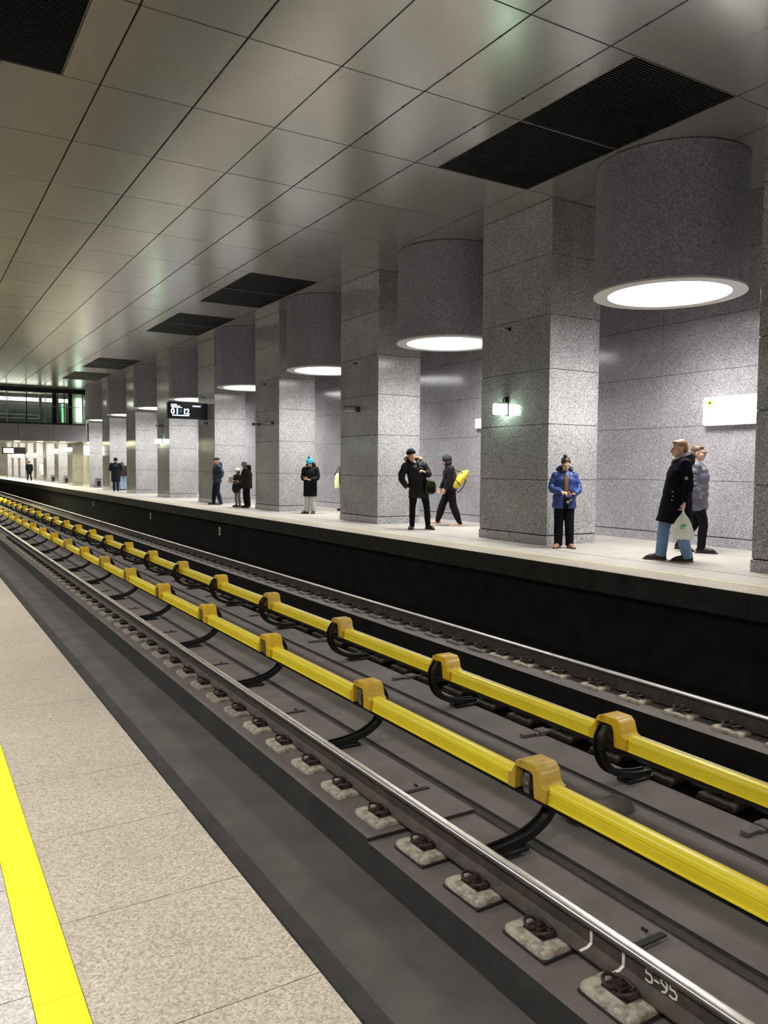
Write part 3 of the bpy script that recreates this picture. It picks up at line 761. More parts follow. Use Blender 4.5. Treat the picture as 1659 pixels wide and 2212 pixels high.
b = MB(); bbox(b, bx0, bx1, BY0 + 2.0, BY0 + 2.25, 5.55, 5.75); lo = b.build('tube_light', M['tube_lamp'], t)
for i, x in enumerate([bx1 - .3 - 1.1 * q for q in range(17)]):
    b = MB(); bbox(b, x - .03, x + .03, BY0 + .05, BY0 + .12, 4.06, 5.95); b.build('mullion', M['black_metal'] if i % 2 else M['grey_metal'], t)
x = bx1
while x > bx0:
    b = MB(); bbox(b, max(bx0, x - 2.2) + .02, x - .02, BY0 + .08, BY0 + .092, 4.06, 5.1); b.build('glass_panel', M['glass'], t); x -= 2.2
b = MB(); bbox(b, bx0, bx1, BY0 + .06, BY0 + .11, 5.09, 5.125); b.build('glass_rail', M['grey_metal'], t)
for z in (4.32, 4.55):
    b = MB(); b.tube([Vector(w2(bx0, BY0 + .45, z)), Vector(w2(7.0, BY0 + .45, z))], .03, ref=Vector((0, 0, 1)), n=10); b.build('handrail', M['chrome'], t, smooth=True, angle=50)
b = MB(); b.tube([Vector(w2(7.0, BY0 + .45, 4.32)), Vector(w2(7.12, BY0 + .45, 4.36)), Vector(w2(7.16, BY0 + .45, 4.43)), Vector(w2(7.12, BY0 + .45, 4.51)), Vector(w2(7.0, BY0 + .45, 4.55))], .03, ref=Vector((0, 1, 0)), n=10); b.build('handrail_end', M['chrome'], t, smooth=True, angle=50)
for x in (7.35, 8.35):
    b = MB(); bbox(b, x - .09, x + .09, BY0 + 1.5, BY0 + 1.7, 3.95, 5.95); b.build('post', M['grey_metal'], t)
for x in (8.0, 8.95):
    b = MB(); bbox(b, x - .12, x + .12, BY0 + .3, BY0 + .5, 3.95, 6.2); b.build('dark_post', M['black_metal'], t)
b = MB(); bbox(b, bx0, bx1, BY0 + 4.2, BY0 + 4.4, 3.95, 6.2); b.build('back_wall', mat('dark_green_wall', (.05, .06, .05), .3, var=.6, vscale=.7), t)
b = MB(); bbox(b, 9.42, 9.78, BY0 + .9, BY0 + 1.0, 4.25, 5.75); b.build('lit_panel', M['mint_lamp'], t)
b = MB(); bbox(b, 9.0, 9.95, BY0 + 1.05, BY0 + 1.2, 3.95, 6.2); b.build('pale_panel', mat('pale_green_panel', (.55, .6, .42), .5), t)
b = MB(); bbox(b, 8.6, 8.82, BY0 + 1.4, BY0 + 1.5, 4.2, 5.4); b.build('lit_panel', emit('green_lit', (.35, .85, .5), .8), t)
# soffit downlights
for x in (9.0, 7.6, 6.2, 4.8, 3.4, 2.0, .6):
    for y in (BY0 + 1.2, BY0 + 3.8):
        b = MB(); c = w2(x, y, 2.985); b.lathe([(.0005, 0), (.16, 0), (.17, .02), (.0005, .02)], c, n=20); b.build('downlight', M['warm_lamp'], t)
# lit signs and lamps on the far platform beyond the bridge
sg = None
def hang(loc, w_, h_, lab, mt, grp='hanging lit signs beyond the footbridge'):
    t = empty('hanging_sign', loc, 0, lab, 'sign', grp)
    b = MB(); b.box(-w_ / 2, w_ / 2, -.06, .06, -h_ / 2, h_ / 2); b.build('casing', M['bolt_white'], t)
    b = MB(); b.box(-w_ / 2 + .02, w_ / 2 - .02, -.066, -.06, -h_ / 2 + .02, h_ / 2 - .02); b.build('lit_face', mt, t)
    b = MB(); b.box(-.02, .02, -.02, .02, h_ / 2, CEIL - loc[2]) ; b.build('hanger', M['grey_metal'], t)
M['sign_glow'] = emit('glowing_sign', (1.0, 1.0, .86), 5.0)
hang((9.55, 51.9, 2.35), .34, .62, 'upright white lit sign beside the column at the footbridge', M['sign_glow'])
hang((9.62, 59.1, 2.54), .62, .28, 'wide white lit sign beyond the footbridge, rightmost', M['sign_glow'])
hang((9.3, 86.0, 2.4), 1.0, .5, 'white lit sign far beyond the footbridge, above the black-coated person', M['sign_glow'])
hang((8.35, 80.0, 2.75), 2.0, .62, 'dark display board with glowing left half, far left under the footbridge', M['sign_glow'], 'far display board')
for o_ in bpy.data.objects['hanging_sign.003'].children:
    if o_.name.startswith('casing'): o_.data.materials.clear(); o_.data.materials.append(M['black_metal'])
    if o_.name.startswith('lit_face'): o_.scale = (.42, 1, .7); o_.location = (-.45, 0, 0)
# unseen warm strips, added for the yellow glow of the far section
g0 = None
for k, y in enumerate((65, 71, 77, 83, 89, 95, 101, 107, 113)):
    if g0 is None:
        g0 = empty('strip_light', (9.2, y, 5.2), 0, 'warm strip light in the bright hall beyond the footbridge', 'strip light', 'warm strip lights beyond the footbridge')
        b = MB(); b.box(-.15, .15, -1.6, 1.6, -.03, 0); b.build('diffuser', M['warm_strip'], g0)
        b = MB(); b.box(-.2, .2, -1.7, 1.7, 0, .08); b.box(-.02, .02, -1.2, -1.16, .08, CEIL - 5.2); b.box(-.02, .02, 1.16, 1.2, .08, CEIL - 5.2); b.build('housing', M['bolt_white'], g0)
    else: dup(g0, (9.2, y, 5.2))

#PEOPLE_START
# ================================================================== PEOPLE
def cloth(name, col, rough=.8, quilt=0, bump=.35, bscale=28, var=.12, spec=.3):
    return mat(name, col, rough, var=var, vscale=14, bump=bump, bscale=bscale, spec=spec)
def blob(name, b, material, parent, voxel=.012, smooth=3, subdiv=False, disp=0.0):
    o = b.build(name, material, parent)
    r = o.modifiers.new('remesh', 'REMESH'); r.mode = 'VOXEL'; r.voxel_size = voxel; r.use_smooth_shade = True
    if smooth:
        s = o.modifiers.new('smooth', 'SMOOTH'); s.factor = .5; s.iterations = smooth
    if disp:
        tx = bpy.data.textures.new('folds', 'CLOUDS'); tx.noise_scale = .09; tx.noise_depth = 2
        d = o.modifiers.new('folds', 'DISPLACE'); d.texture = tx; d.strength = disp; d.mid_level = .5; d.texture_coords = 'LOCAL'
    return o
def cr(pts, sub=4):
    """smooth path through points (x,y,z,r..)"""
    n = len(pts); out = []
    P = [tuple(p) for p in pts]
    for i in range(n - 1):
        a = P[max(i - 1, 0)]; b = P[i]; c = P[i + 1]; d = P[min(i + 2, n - 1)]
        for k in range(sub):
            t = k / sub
            out.append(tuple(.5 * (2 * q1 + (q2 - q0) * t + (2 * q0 - 5 * q1 + 4 * q2 - q3) * t * t + (3 * q1 - q0 - 3 * q2 + q3) * t ** 3) for q0, q1, q2, q3 in zip(a, b, c, d)))
    out.append(P[-1]); return out
def limb(b, pts, sub=4, n=14, quilt=0.0, qn=7, ref=Vector((1, 0, 0)), round_ends=True):
    """pts: (x,y,z,rx[,ry])"""
    pts = [p if len(p) == 5 else (*p, p[3]) for p in pts]
    q = cr(pts, sub if not quilt else 10)
    if quilt:
        N = len(q); q = [(*p[:3], p[3] + quilt * (abs(math.sin(PI * qn * i / (N - 1))) - .5), p[4] + quilt * (abs(math.sin(PI * qn * i / (N - 1))) - .5)) for i, p in enumerate(q)]
    if round_ends:
        def end(p, p2):
            d = (Vector(p[:3]) - Vector(p2[:3])).normalized(); r = min(p[3], p[4])
            return [(*(Vector(p[:3]) + d * r * a), p[3] * s, p[4] * s) for a, s in ((.5, .85), (.85, .5), (.97, .2))]
        q = end(q[0], q[1])[::-1] + q + end(q[-1], q[-2])
    b.tube([Vector(p[:3]) for p in q], [(p[3], p[4]) for p in q], ref=ref, n=n)
def hand(b, wr, fdir, pn, side, curl=.5, s=1.0):
    """wr wrist, fdir finger direction, pn palm normal (the side fingers curl to), side=+1 thumb on a-side"""
    f = Vector(fdir).normalized(); p = (Vector(pn) - f * f.dot(Vector(pn))).normalized(); a = f.cross(p) * side
    wr = Vector(wr)
    for t in (-.026, -.009, .009, .026):
        b.tube([wr + a * t * .6 * s, wr + f * .045 * s + a * t * .85 * s, wr + f * .09 * s + a * t * s], [.017 * s, .018 * s, .015 * s], ref=a, n=8)
    for i, (t, L) in enumerate(((.031, .068), (.011, .078), (-.010, .072), (-.030, .056))):
        q = wr + f * .088 * s + a * t * s; d = f.copy(); pts = [q - f * .01]; ang = 0
        for k, fr in enumerate((.45, .32, .23)):
            ang += curl * (.9 if k == 0 else .8); d = f * math.cos(ang) + p * math.sin(ang) + a * (t * .8)
            q = q + d.normalized() * L * fr * s; pts.append(q)
        b.tube(pts, [.0105 * s, .0098 * s, .009 * s, .0075 * s], ref=a, n=8)
    q = wr + f * .03 * s + a * .028 * s
    b.tube([q, q + (f * .5 + a * .8 + p * .3).normalized() * .035 * s, q + (f * .5 + a * .8 + p * .3).normalized() * .035 * s + (f * .9 + a * .2 + p * .5).normalized() * .03 * s], [.0135 * s, .0115 * s, .009 * s], ref=p, n=8)
def person(label, loc, rz, H=1.75, J=None, head=(0, 0), voxel=.009, skin='skin', group=None, hs=1.1):
    """returns root, joints, head matrix; body mesh is added by finish()"""
    t = empty('person', loc, rz, label, 'person', group); t.scale = (H / 1.75,) * 3
    j = dict(pel=(0, 0, .95), waist=(0, 0, 1.10), chest=(0, 0, 1.32), neck=(0, .01, 1.49), head=(0, -.015, 1.635),
             r_sh=(-.185, .01, 1.42), r_el=(-.235, .03, 1.13), r_wr=(-.24, -.04, .88), l_sh=(.185, .01, 1.42), l_el=(.235, .03, 1.13), l_wr=(.24, -.04, .88),
             r_hip=(-.09, 0, .93), r_kn=(-.10, -.015, .50), r_an=(-.105, .03, .09), l_hip=(.09, 0, .93), l_kn=(.10, -.015, .50), l_an=(.105, .03, .09), r_toe=(-.13, -.15, .03), l_toe=(.13, -.15, .03))
    if J: j.update(J)
    hm = Matrix.Translation(j['head']) @ Matrix.Rotation(math.radians(head[0]), 4, 'Z') @ Matrix.Rotation(math.radians(head[1]), 4, 'X') @ Matrix.Scale(hs, 4)
    return dict(t=t, j=j, hm=hm, vox=voxel, skin=M[skin])
def addx(b, mtx, fn):
    tmp = MB(); fn(tmp); tmp.xf(mtx); b.add(tmp.v, tmp.f)
def body(p, hands=(('r', None, None, 1, .5), ('l', None, None, -1, .5)), eyes=True):
    j = p['j']; b = MB()
    def hd(q):
        q.ell((0, .018, .035), (.074, .092, .085), 24)       # skull
        q.ell((0, -.018, -.020), (.062, .070, .080), 24)     # face
        q.ell((0, -.040, -.072), (.036, .040, .030), 16)     # chin
        q.tube([Vector((0, -.082, .030)), Vector((0, -.100, .000)), Vector((0, -.108, -.014)), Vector((0, -.088, -.026))], [.008, .011, .014, .008], ref=Vector((1, 0, 0)), n=8)   # nose
        for s in (-1, 1):
            q.ell((s * .072, .012, -.005), (.009, .018, .030), 12)
            q.ell((s * .028, -.078, .036), (.020, .010, .008), 10)   # brow
            q.ell((s * .040, -.058, -.018), (.018, .018, .016), 10)  # cheek
        q.ell((0, -.082, -.048), (.024, .012, .007), 10); q.ell((0, -.080, -.060), (.020, .012, .007), 10)
    addx(b, p['hm'], hd)
    hb = p['hm'] @ Vector((0, .02, -.05))
    limb(b, [(*j['chest'], .10, .09), (*(Vector(j['neck']) + Vector((0, .01, -.03))), .07, .065), (*(Vector(j['neck']) * .4 + hb * .6), .052, .055), (*hb, .052, .056)])
    limb(b, [(*j['pel'], .14, .10), (*j['waist'], .12, .09), (*j['chest'], .15, .10), (*(Vector(j['chest']) + Vector((0, 0, .1))), .13, .08)])
    for s in 'rl':
        limb(b, [(*(Vector(j['chest']) * .4 + Vector(j[s + '_sh']) * .6), .06), (*j[s + '_sh'], .055), (*(Vector(j[s + '_sh']) * .5 + Vector(j[s + '_el']) * .5), .046), (*j[s + '_el'], .038), (*(Vector(j[s + '_el']) * .6 + Vector(j[s + '_wr']) * .4), .036), (*j[s + '_wr'], .024, .022)])
        limb(b, [(*j[s + '_hip'], .085), (*(Vector(j[s + '_hip']) * .5 + Vector(j[s + '_kn']) * .5), .075), (*j[s + '_kn'], .052), (*(Vector(j[s + '_kn']) * .6 + Vector(j[s + '_an']) * .4), .050), (*j[s + '_an'], .034)])
        limb(b, [(*j[s + '_an'], .034), (*(Vector(j[s + '_an']) * .45 + Vector(j[s + '_toe']) * .55), .032, .028), (*j[s + '_toe'], .026, .018)])
    for h in hands:
        if h is None: continue
        s, fd, pn, side, curl = h
        el = Vector(j[s + '_el']); wr = Vector(j[s + '_wr'])
        fd = Vector(fd) if fd else (wr - el).normalized(); pn = Vector(pn) if pn else Vector((1 if s == 'r' else -1, 0, 0))
        hand(b, wr + fd.normalized() * .01, fd, pn, side, curl)
    o = blob('body', b, p['skin'], p['t'], p['vox'] * .62 if p['vox'] < .012 else p['vox'], 2)
    if eyes:
        for s in (-1, 1):
            e = MB(); addx(e, p['hm'], lambda q: q.ell((s * .029, -.083, .017), (.013, .007, .006), 10)); e.build('eye', M['eye'], p['t'], smooth=True)
        e = MB(); addx(e, p['hm'], lambda q: (q.ell((0, -.0925, -.052), (.021, .005, .0035), 10), q.ell((0, -.091, -.058), (.017, .005, .004), 10))); e.build('lips', M['lips'], p['t'], smooth=True)
        for s in (-1, 1):
            e = MB(); addx(e, p['hm'], lambda q: q.ell((s * .029, -.0895, .040), (.019, .004, .0038), 10)); e.build('eyebrow', p.get('brow', M['hair_dark']), p['t'], smooth=True)
    return o
def jacket(p, name, m, hem, w=(.21, .15), hemw=None, quilt=0.0, sleeve=.068, collar=.075, shift=0.0, line=False, qn=6, arms='rl', chestw=None, fr=0, cuff=.045, fwd=0.0, disp=.012, tw=.155):
    """hem: z of hem; hemw (rx,ry) at hem; shift: y offset of hem"""
    j = p['j']; b = MB(); hemw = hemw or (w[0] * .98, w[1] * 1.0)
    c = Vector(j['chest']); pel = Vector(j['pel']); nk = Vector(j['neck']); wa = Vector(j['waist'])
    top = [(nk.x, nk.y, nk.z + .015, collar, collar * .95), (nk.x, nk.y + .005, nk.z - .025, collar * 1.3, collar * 1.05), (c.x, c.y + .01, nk.z - .075, tw, .115), (c.x, c.y, c.z, (chestw or w)[0], (chestw or w)[1]), (wa.x, wa.y, wa.z, w[0], w[1])]
    zz = pel.z
    if line:
        cw = chestw or w; top.pop()
        for t_ in (.3, .6, .85): top.append((c.x, c.y + (shift) * t_, c.z + (hem - c.z) * t_, cw[0] + (hemw[0] - cw[0]) * t_, cw[1] + (hemw[1] - cw[1]) * t_))
        zz = hem
    if hem < zz - .05: top.append((pel.x, pel.y, pel.z, (w[0] + hemw[0]) / 2, (w[1] + hemw[1]) / 2))
    top.append((pel.x + fwd, pel.y + shift, hem + .0, hemw[0], hemw[1]))
    limb(b, top, quilt=quilt, qn=qn, n=28, round_ends=False)
    for s in arms:
        sh = Vector(j[s + '_sh']); el = Vector(j[s + '_el']); wr = Vector(j[s + '_wr'])
        inn = c * .35 + sh * .65; inn.z = sh.z - .01
        e1 = el + (sh - el).normalized() * .07; e2 = el + (wr - el).normalized() * .07; we = wr - (wr - el).normalized() * .0
        limb(b, [(*inn, sleeve * 1.1), (*(sh + Vector((0, 0, .0))), sleeve * 1.18), (*(sh * .5 + el * .5), sleeve * 1.04), (*e1, sleeve), (*e2, sleeve * .97), (*(wr * .6 + el * .4), sleeve * .84), (*we, cuff)], quilt=quilt * .8, qn=qn + 1, round_ends=False, n=18)
    return blob(name, b, m, p['t'], p['vox'] * 1.1, 3, disp=disp)
def trousers(p, m, name='trousers', th=.098, kn=.075, an=.066, endz=0.025):
    j = p['j']; b = MB()
    pel = Vector(j['pel']); b.ell(pel + Vector((0, .005, -.02)), (.165, .125, .12), 20)
    for s in 'rl':
        hp = Vector(j[s + '_hip']); k = Vector(j[s + '_kn']); a = Vector(j[s + '_an'])
        limb(b, [(*hp, th), (*(hp * .55 + k * .45), th * .93), (*k, kn), (*(k * .55 + a * .45), kn * .98), (*(a + (k - a).normalized() * .03), an), (*(a + (a - k).normalized() * (.015 + endz)), an * 1.02)], n=18, round_ends=False)
    return blob(name, b, m, p['t'], p['vox'] * 1.1, 3, disp=.014)
def shoes(p, m, sole=None, hi=.075, ln=.0):
    j = p['j']
    for s in 'rl':
        a = Vector(j[s + '_an']); to = Vector(j[s + '_toe']); d = (to - a); d.z = 0; L = d.length; d.normalize(); up = Vector((0, 0, 1))
        slope = (to.z - .03) - (a.z - .09)
        b = MB(); heel = a - d * .045; heel.z = a.z - .09 + .045
        e = to + d * (.035 + ln)
        hz = a.z - .09; tz = to.z - .03
        limb(b, [(heel.x, heel.y, hz + .050, .040, .048), (*(a - d * .005 + up * (-.09 + .058)), .045, .058), (*(a * .5 + to * .5 + up * (-.0)) [:2], (hz + tz) / 2 + .050, .048, .048), (to.x, to.y, tz + .040, .048, .038), (e.x, e.y, tz + .028, .036, .022)], n=14)
        limb(b, [(a.x, a.y, hz + .04, .046, .056), (a.x, a.y, hz + .10 + hi * .6, .052, .058)], n=14, round_ends=False)
        o = blob('shoe', b, m, p['t'], max(.008, p['vox'] * .8), 2)
        if sole:
            q = MB(); sd = Vector((-d.y, d.x, 0)); out = []
            for (t, wd) in ((-.088, .02), (-.07, .034), (.02, .040), (.5 * L, .046), (L, .050), (L + .045 + ln, .04), (L + .078 + ln, .018)): out.append((t, wd))
            pts = [a + d * t + sd * wd for t, wd in out] + [a + d * t - sd * wd for t, wd in out[::-1]]
            tt = [t for t, _ in out] + [t for t, _ in out[::-1]]
            vs = [(q_.x, q_.y, hz + (tz - hz) * max(0, min(1, t / L)) + .001) for q_, t in zip(pts, tt)] + [(q_.x, q_.y, hz + (tz - hz) * max(0, min(1, t / L)) + .022) for q_, t in zip(pts, tt)]
            n = len(pts); q.add(vs, [tuple(range(n - 1, -1, -1)), tuple(range(n, 2 * n))] + [(i, (i + 1) % n, n + (i + 1) % n, n + i) for i in range(n)])
            q.build('sole', sole, o)
def hair(p, m, parts, name='hair', vox=None):
    b = MB(); addx(b, p['hm'], lambda q: [q.ell(c, r, 18) for c, r in parts]); return blob(name, b, m, p['t'], vox or p['vox'] * .8, 2)
def hood_down(p, m, name='hood', r=(.14, .09, .075), up=0):
    nk = Vector(p['j']['neck']); b = MB(); pts = []
    for i in range(11):
        a = math.radians(-20 + 220 * i / 10); pts.append((nk.x + math.cos(a) * r[0] * .85, nk.y + .02 + math.sin(a) * r[1], nk.z + .01 + .03 * math.sin(a) + up, .038 + .018 * math.sin(a), .045 + .02 * math.sin(a)))
    limb(b, pts, n=12); b.ell((nk.x, nk.y + r[1] + .025, nk.z - .03 + up), (r[0] * .8, .05, r[2] * 1.1), 16)
    return blob(name, b, m, p['t'], p['vox'], 3)
def beanie(p, m, z0=.045, k=1.0, cuff=True, zc=.050):
    b = MB()
    def f(q):
        q.ell((0, .016, zc), (.086 * k, .104 * k, .088 * k), 24)
        if cuff:
            pts = [Vector((.083 * k * math.cos(a), .012 + .102 * k * math.sin(a), z0 + .012 * math.sin(a) * -1)) for a in [2 * PI * i / 24 for i in range(25)]]
            q.tube(pts, .016, ref=Vector((0, 0, 1)), n=8)
    addx(b, p['hm'], f)
    # cut away below the brow
    o = blob('knit_hat', b, m, p['t'], p['vox'] * .8, 2); return o

M['hair_dark'] = mat('dark_brown_hair', (.035, .02, .014), .5, var=.3, vscale=60)
M['hair_fair'] = mat('fair_brown_hair', (.30, .17, .075), .5, var=.35, vscale=50)
M['hair_brown'] = mat('brown_hair', (.12, .065, .035), .5, var=.3, vscale=50)
M['black_cloth'] = cloth('black_cloth', (.006, .006, .008), spec=.15)
M['black_shell'] = cloth('black_shell_fabric', (.008, .008, .010), .5, bscale=16, bump=.5, spec=.25)
M['navy_wool'] = cloth('midnight_wool', (.005, .006, .011), .9, spec=.12)
M['blue_down'] = cloth('blue_down_fabric', (.022, .050, .215), .5, bscale=12, bump=.5, spec=.5)
M['denim'] = cloth('light_denim', (.17, .27, .43), .9, bscale=60)
M['brown_shoe'] = mat('tan_leather', (.38, .22, .14), .5)
M['black_shoe'] = mat('black_leather', (.012, .011, .011), .35)
M['dark_brown_shoe'] = mat('dark_brown_leather', (.025, .017, .014), .45)
M['phone'] = mat('phone_glass', (.01, .01, .012), .08)
M['fur'] = mat('beige_fur', (.55, .42, .25), .95, col2=(.18, .11, .06), vscale=45, bump=1.0, bscale=90)
def camface(x, y): return math.atan2(-x, y)
def phone(p, c, fd, pn, lab=None):
    f = Vector(fd).normalized(); q = Vector(pn); q = (q - f * f.dot(q)).normalized(); a = f.cross(q); c = Vector(c)
    t = empty('smartphone', (0, 0, 0), 0, lab, 'phone'); t.matrix_world = p['t'].matrix_basis.copy() if False else Matrix.Translation(p['t'].location) @ Matrix.Rotation(p['t'].rotation_euler.z, 4, 'Z') @ Matrix.Diagonal((*p['t'].scale, 1))
    b = MB(); m3 = Matrix((a, f, q)).transposed().to_4x4(); m3.translation = c
    b.box(-.036, .036, -.074, .074, -.004, .004).xf(m3); b.build('case', M['phone'], t, bevel=.004)
    s = MB(); s.box(-.033, .033, -.068, .068, .0041, .0048).xf(m3); s.build('screen', emit('lit_screen', (.6, .7, .85), .5), t)
    return t

# ---- 1 woman in a blue down jacket, looking at her phone in front of the large column
x, y = 9.93, 10.30
p = person('woman with bun in blue down jacket and black trousers, looking at her phone', (x, y, 0), camface(x, y) + .12, 1.60,
           dict(head=(.01, -.045, 1.615), r_el=(-.275, .0, 1.15), r_wr=(-.085, -.24, 1.10), l_el=(.285, .0, 1.14), l_wr=(.165, -.22, 1.06), r_an=(-.10, .02, .09), l_an=(.12, .02, .09), r_toe=(-.17, -.13, .03), l_toe=(.17, -.12, .03),
                r_sh=(-.165, .01, 1.405), l_sh=(.165, .01, 1.405)), head=(8, 26), voxel=.010)
body(p, (('r', (.75, -.5, -.25), (.1, .2, -1), -1, .55), ('l', (-.8, -.45, .05), (.1, .1, 1), -1, .6)))
hair(p, M['hair_dark'], [((0, .030, .050), (.084, .098, .088)), ((0, .085, -.01), (.05, .035, .06))])
hair(p, M['hair_dark'], [((-.02, .045, .150), (.036, .036, .034)), ((-.02, .035, .115), (.022, .022, .03))], 'hair_bun')
jacket(p, 'down_jacket', M['blue_down'], .775, (.212, .155), (.230, .165), quilt=.016, sleeve=.068, qn=7, collar=.085, disp=.014, tw=.14)
hood_down(p, mat('dark_blue_hood', (.012, .02, .07), .6), 'hood', r=(.15, .10, .08), up=.02)
trousers(p, M['black_cloth'], th=.112, kn=.090, an=.080); shoes(p, M['brown_shoe'], mat('brown_sole', (.12, .06, .04), .6), hi=.02)
b = MB(); limb(b, [(.012, -.125, 1.43, .035, .02), (.012, -.158, 1.32, .045, .018), (.012, -.170, 1.15, .042, .016), (.012, -.172, 1.02, .035, .016)], n=12, round_ends=False); blob('sweater_front', b, mat('brown_knit', (.19, .12, .07), .9, var=.3, vscale=60), p['t'], .009, 2)
b = MB(); limb(b, [(.012, -.165, .99, .05, .02), (.012, -.172, .86, .052, .018), (.012, -.172, .775, .05, .02)], n=12, round_ends=False); blob('dark_front', b, M['black_cloth'], p['t'], .009, 1)
b = MB(); b.tube([Vector((.075, -.16, 1.45)), Vector((.068, -.183, 1.25)), Vector((.066, -.190, 1.0)), Vector((.07, -.186, .80))], .006, n=6); b.build('zip', mat('dark_zip', (.01, .012, .05), .4), p['t'])
for (cx, cz, s) in ((.045, .905, .022), (.095, .94, .015)):
    b = MB(); b.box(cx - s, cx + s, -.203, -.198, cz - s * 1.1, cz + s * 1.1); b.build('white_badge', M['white_paint'], p['t'])
phone(p, (.075, -.315, 1.115), (-.35, -.75, .35), (0, -.2, 1), 'dark smartphone held by the woman in the blue jacket')

# ---- 2 man in a long black coat walking to the left with a plastic bag
x, y = 10.10, 8.02
p = person('fair-haired man in long black coat and blue jeans walking left with plastic bag', (x, y, 0), camface(x, y) - 1.42, 1.84,
           dict(chest=(0, .01, 1.32), neck=(0, .03, 1.49), head=(0, -.012, 1.625), l_sh=(.19, .05, 1.42), l_el=(.235, .10, 1.13), l_wr=(.235, .045, .87), r_sh=(-.19, 0, 1.42), r_el=(-.23, 0, 1.13), r_wr=(-.2, -.13, .93),
                l_hip=(.09, 0, .93), l_kn=(.09, .02, .50), l_an=(.085, .13, .09), l_toe=(.09, -.02, .03), r_hip=(-.09, 0, .93), r_kn=(-.09, -.17, .52), r_an=(-.09, -.215, .095), r_toe=(-.10, -.37, .035)), head=(-2, 8), voxel=.010)
body(p, (('r', None, None, -1, .6), ('l', (0, -.15, -1), (-.5, -1, 0), -1, 1.0)))
p['brow'] = M['hair_fair']
hair(p, M['hair_fair'], [((0, .030, .060), (.079, .090, .078)), ((0, .075, .01), (.066, .045, .07)), ((0, -.03, .105), (.05, .045, .022))])
jacket(p, 'long_coat', M['navy_wool'], .545, (.205, .165), (.235, .255), sleeve=.076, shift=-.06, line=True, collar=.085, disp=.02, cuff=.06)
hood_down(p, M['black_shell'], 'collar_hood', r=(.14, .11, .07), up=.0)
b = MB(); pts = [(.075 * math.cos(a), .0 + .085 * math.sin(a) - .015, 1.505 + .035 * math.sin(a) + .01, .011, .018) for a in [2 * PI * i / 20 for i in range(21)]]; limb(b, pts, n=8, sub=2); b.build('pale_scarf', mat('pale_scarf_cloth', (.6, .58, .55), .8), p['t'], smooth=True)
trousers(p, M['denim'], 'jeans', th=.110, kn=.088, an=.078); shoes(p, M['dark_brown_shoe'], mat('brown_welt', (.10, .05, .03), .5), hi=.05, ln=.02)
b = MB(); b.box(.300, .306, .03, .075, 1.19, 1.24); b.build('sleeve_badge', mat('grey_badge', (.25, .25, .28), .5), p['t'])
for (yy, z) in ((-.115, 1.02), (-.11, .955), (-.12, .90)):
    b = MB(); b.ell((.222, yy, z), (.012, .014, .007), 8); b.build('metal_snap', M['chrome'], p['t'], smooth=True)
# plastic bag in his left hand
s = 1.84 / 1.75
t = empty('plastic_bag', (x, y, 0), p['t'].rotation_euler.z, 'translucent white plastic carrier bag held by the man in the long coat', 'bag'); t.scale = (s,) * 3
b = MB(); cx, cy = .255, .03; ring = []
prof = [(.79, .008, .012), (.74, .010, .014), (.70, .018, .03), (.64, .045, .075), (.56, .072, .115), (.48, .085, .138), (.42, .088, .146), (.375, .080, .150), (.350, .05, .12), (.345, .01, .04)]
vs = []; n = 36
for i, (z, rx, ry) in enumerate(prof):
    for k in range(n):
        a = 2 * PI * k / n; wv = 1 + .07 * math.sin(a * 9 + i * .7) * (1 if 1 < i < 9 else .3) + .05 * math.sin(a * 4 + 1)
        vs.append((cx + rx * math.cos(a) * wv, cy + .0 + ry * math.sin(a) * wv, z + .01 * math.sin(a * 5) * (i > 5)))
fs = [(i * n + k, i * n + (k + 1) % n, (i + 1) * n + (k + 1) % n, (i + 1) * n + k) for i in range(len(prof) - 1) for k in range(n)] + [tuple(range((len(prof) - 1) * n, len(prof) * n))]
b.add(vs, fs)
mt, nt, bs = nodes('thin_white_plastic'); bs.inputs['Base Color'].default_value = (.86, .87, .76, 1); bs.inputs['Roughness'].default_value = .3; bs.inputs['Alpha'].default_value = .86; M['bag_plastic'] = mt
b.build('bag', mt, t, smooth=True, angle=70)
b = MB(); b.ell((cx, cy - .01, .43), (.065, .11, .06), 18); b.build('contents', mat('bag_contents', (.45, .36, .24), .7, col2=(.2, .3, .15), vscale=9), t, smooth=True)
b = MB(); b.ell((cx + .076, cy + .0, .545), (.008, .045, .02), 12); b.ell((cx + .083, cy - .02, .51), (.008, .03, .015), 12); b.build('green_print', mat('green_print', (.12, .45, .25), .5), t)

# ---- 3 person in a grey puffer behind him, facing right
x, y = 11.45, 8.72
p = person('person with glasses in grey-lilac puffer jacket walking right behind the long-coated man', (x, y, 0), camface(x, y) + 1.45, 1.79,
           dict(r_kn=(-.09, -.12, .52), r_an=(-.09, -.10, .09), r_toe=(-.1, -.28, .03), l_kn=(.09, .02, .50), l_an=(.09, .26, .12), l_toe=(.1, .10, .03), r_el=(-.25, .06, 1.14), r_wr=(-.20, -.08, .93)), head=(-12, 4), voxel=.011)
body(p, (None, ('l', None, None, -1, .5)))
hair(p, M['hair_brown'], [((0, .030, .060), (.082, .096, .080)), ((0, .060, .0), (.080, .062, .085)), ((0, -.02, .100), (.062, .05, .022))])
jacket(p, 'puffer_jacket', cloth('grey_lilac_down', (.145, .14, .19), .5, bscale=12, bump=.5), .70, (.225, .175), (.215, .17), quilt=.022, sleeve=.080, qn=8)
trousers(p, M['black_cloth']); shoes(p, M['black_shoe'], M['black_shoe'])
b = MB()
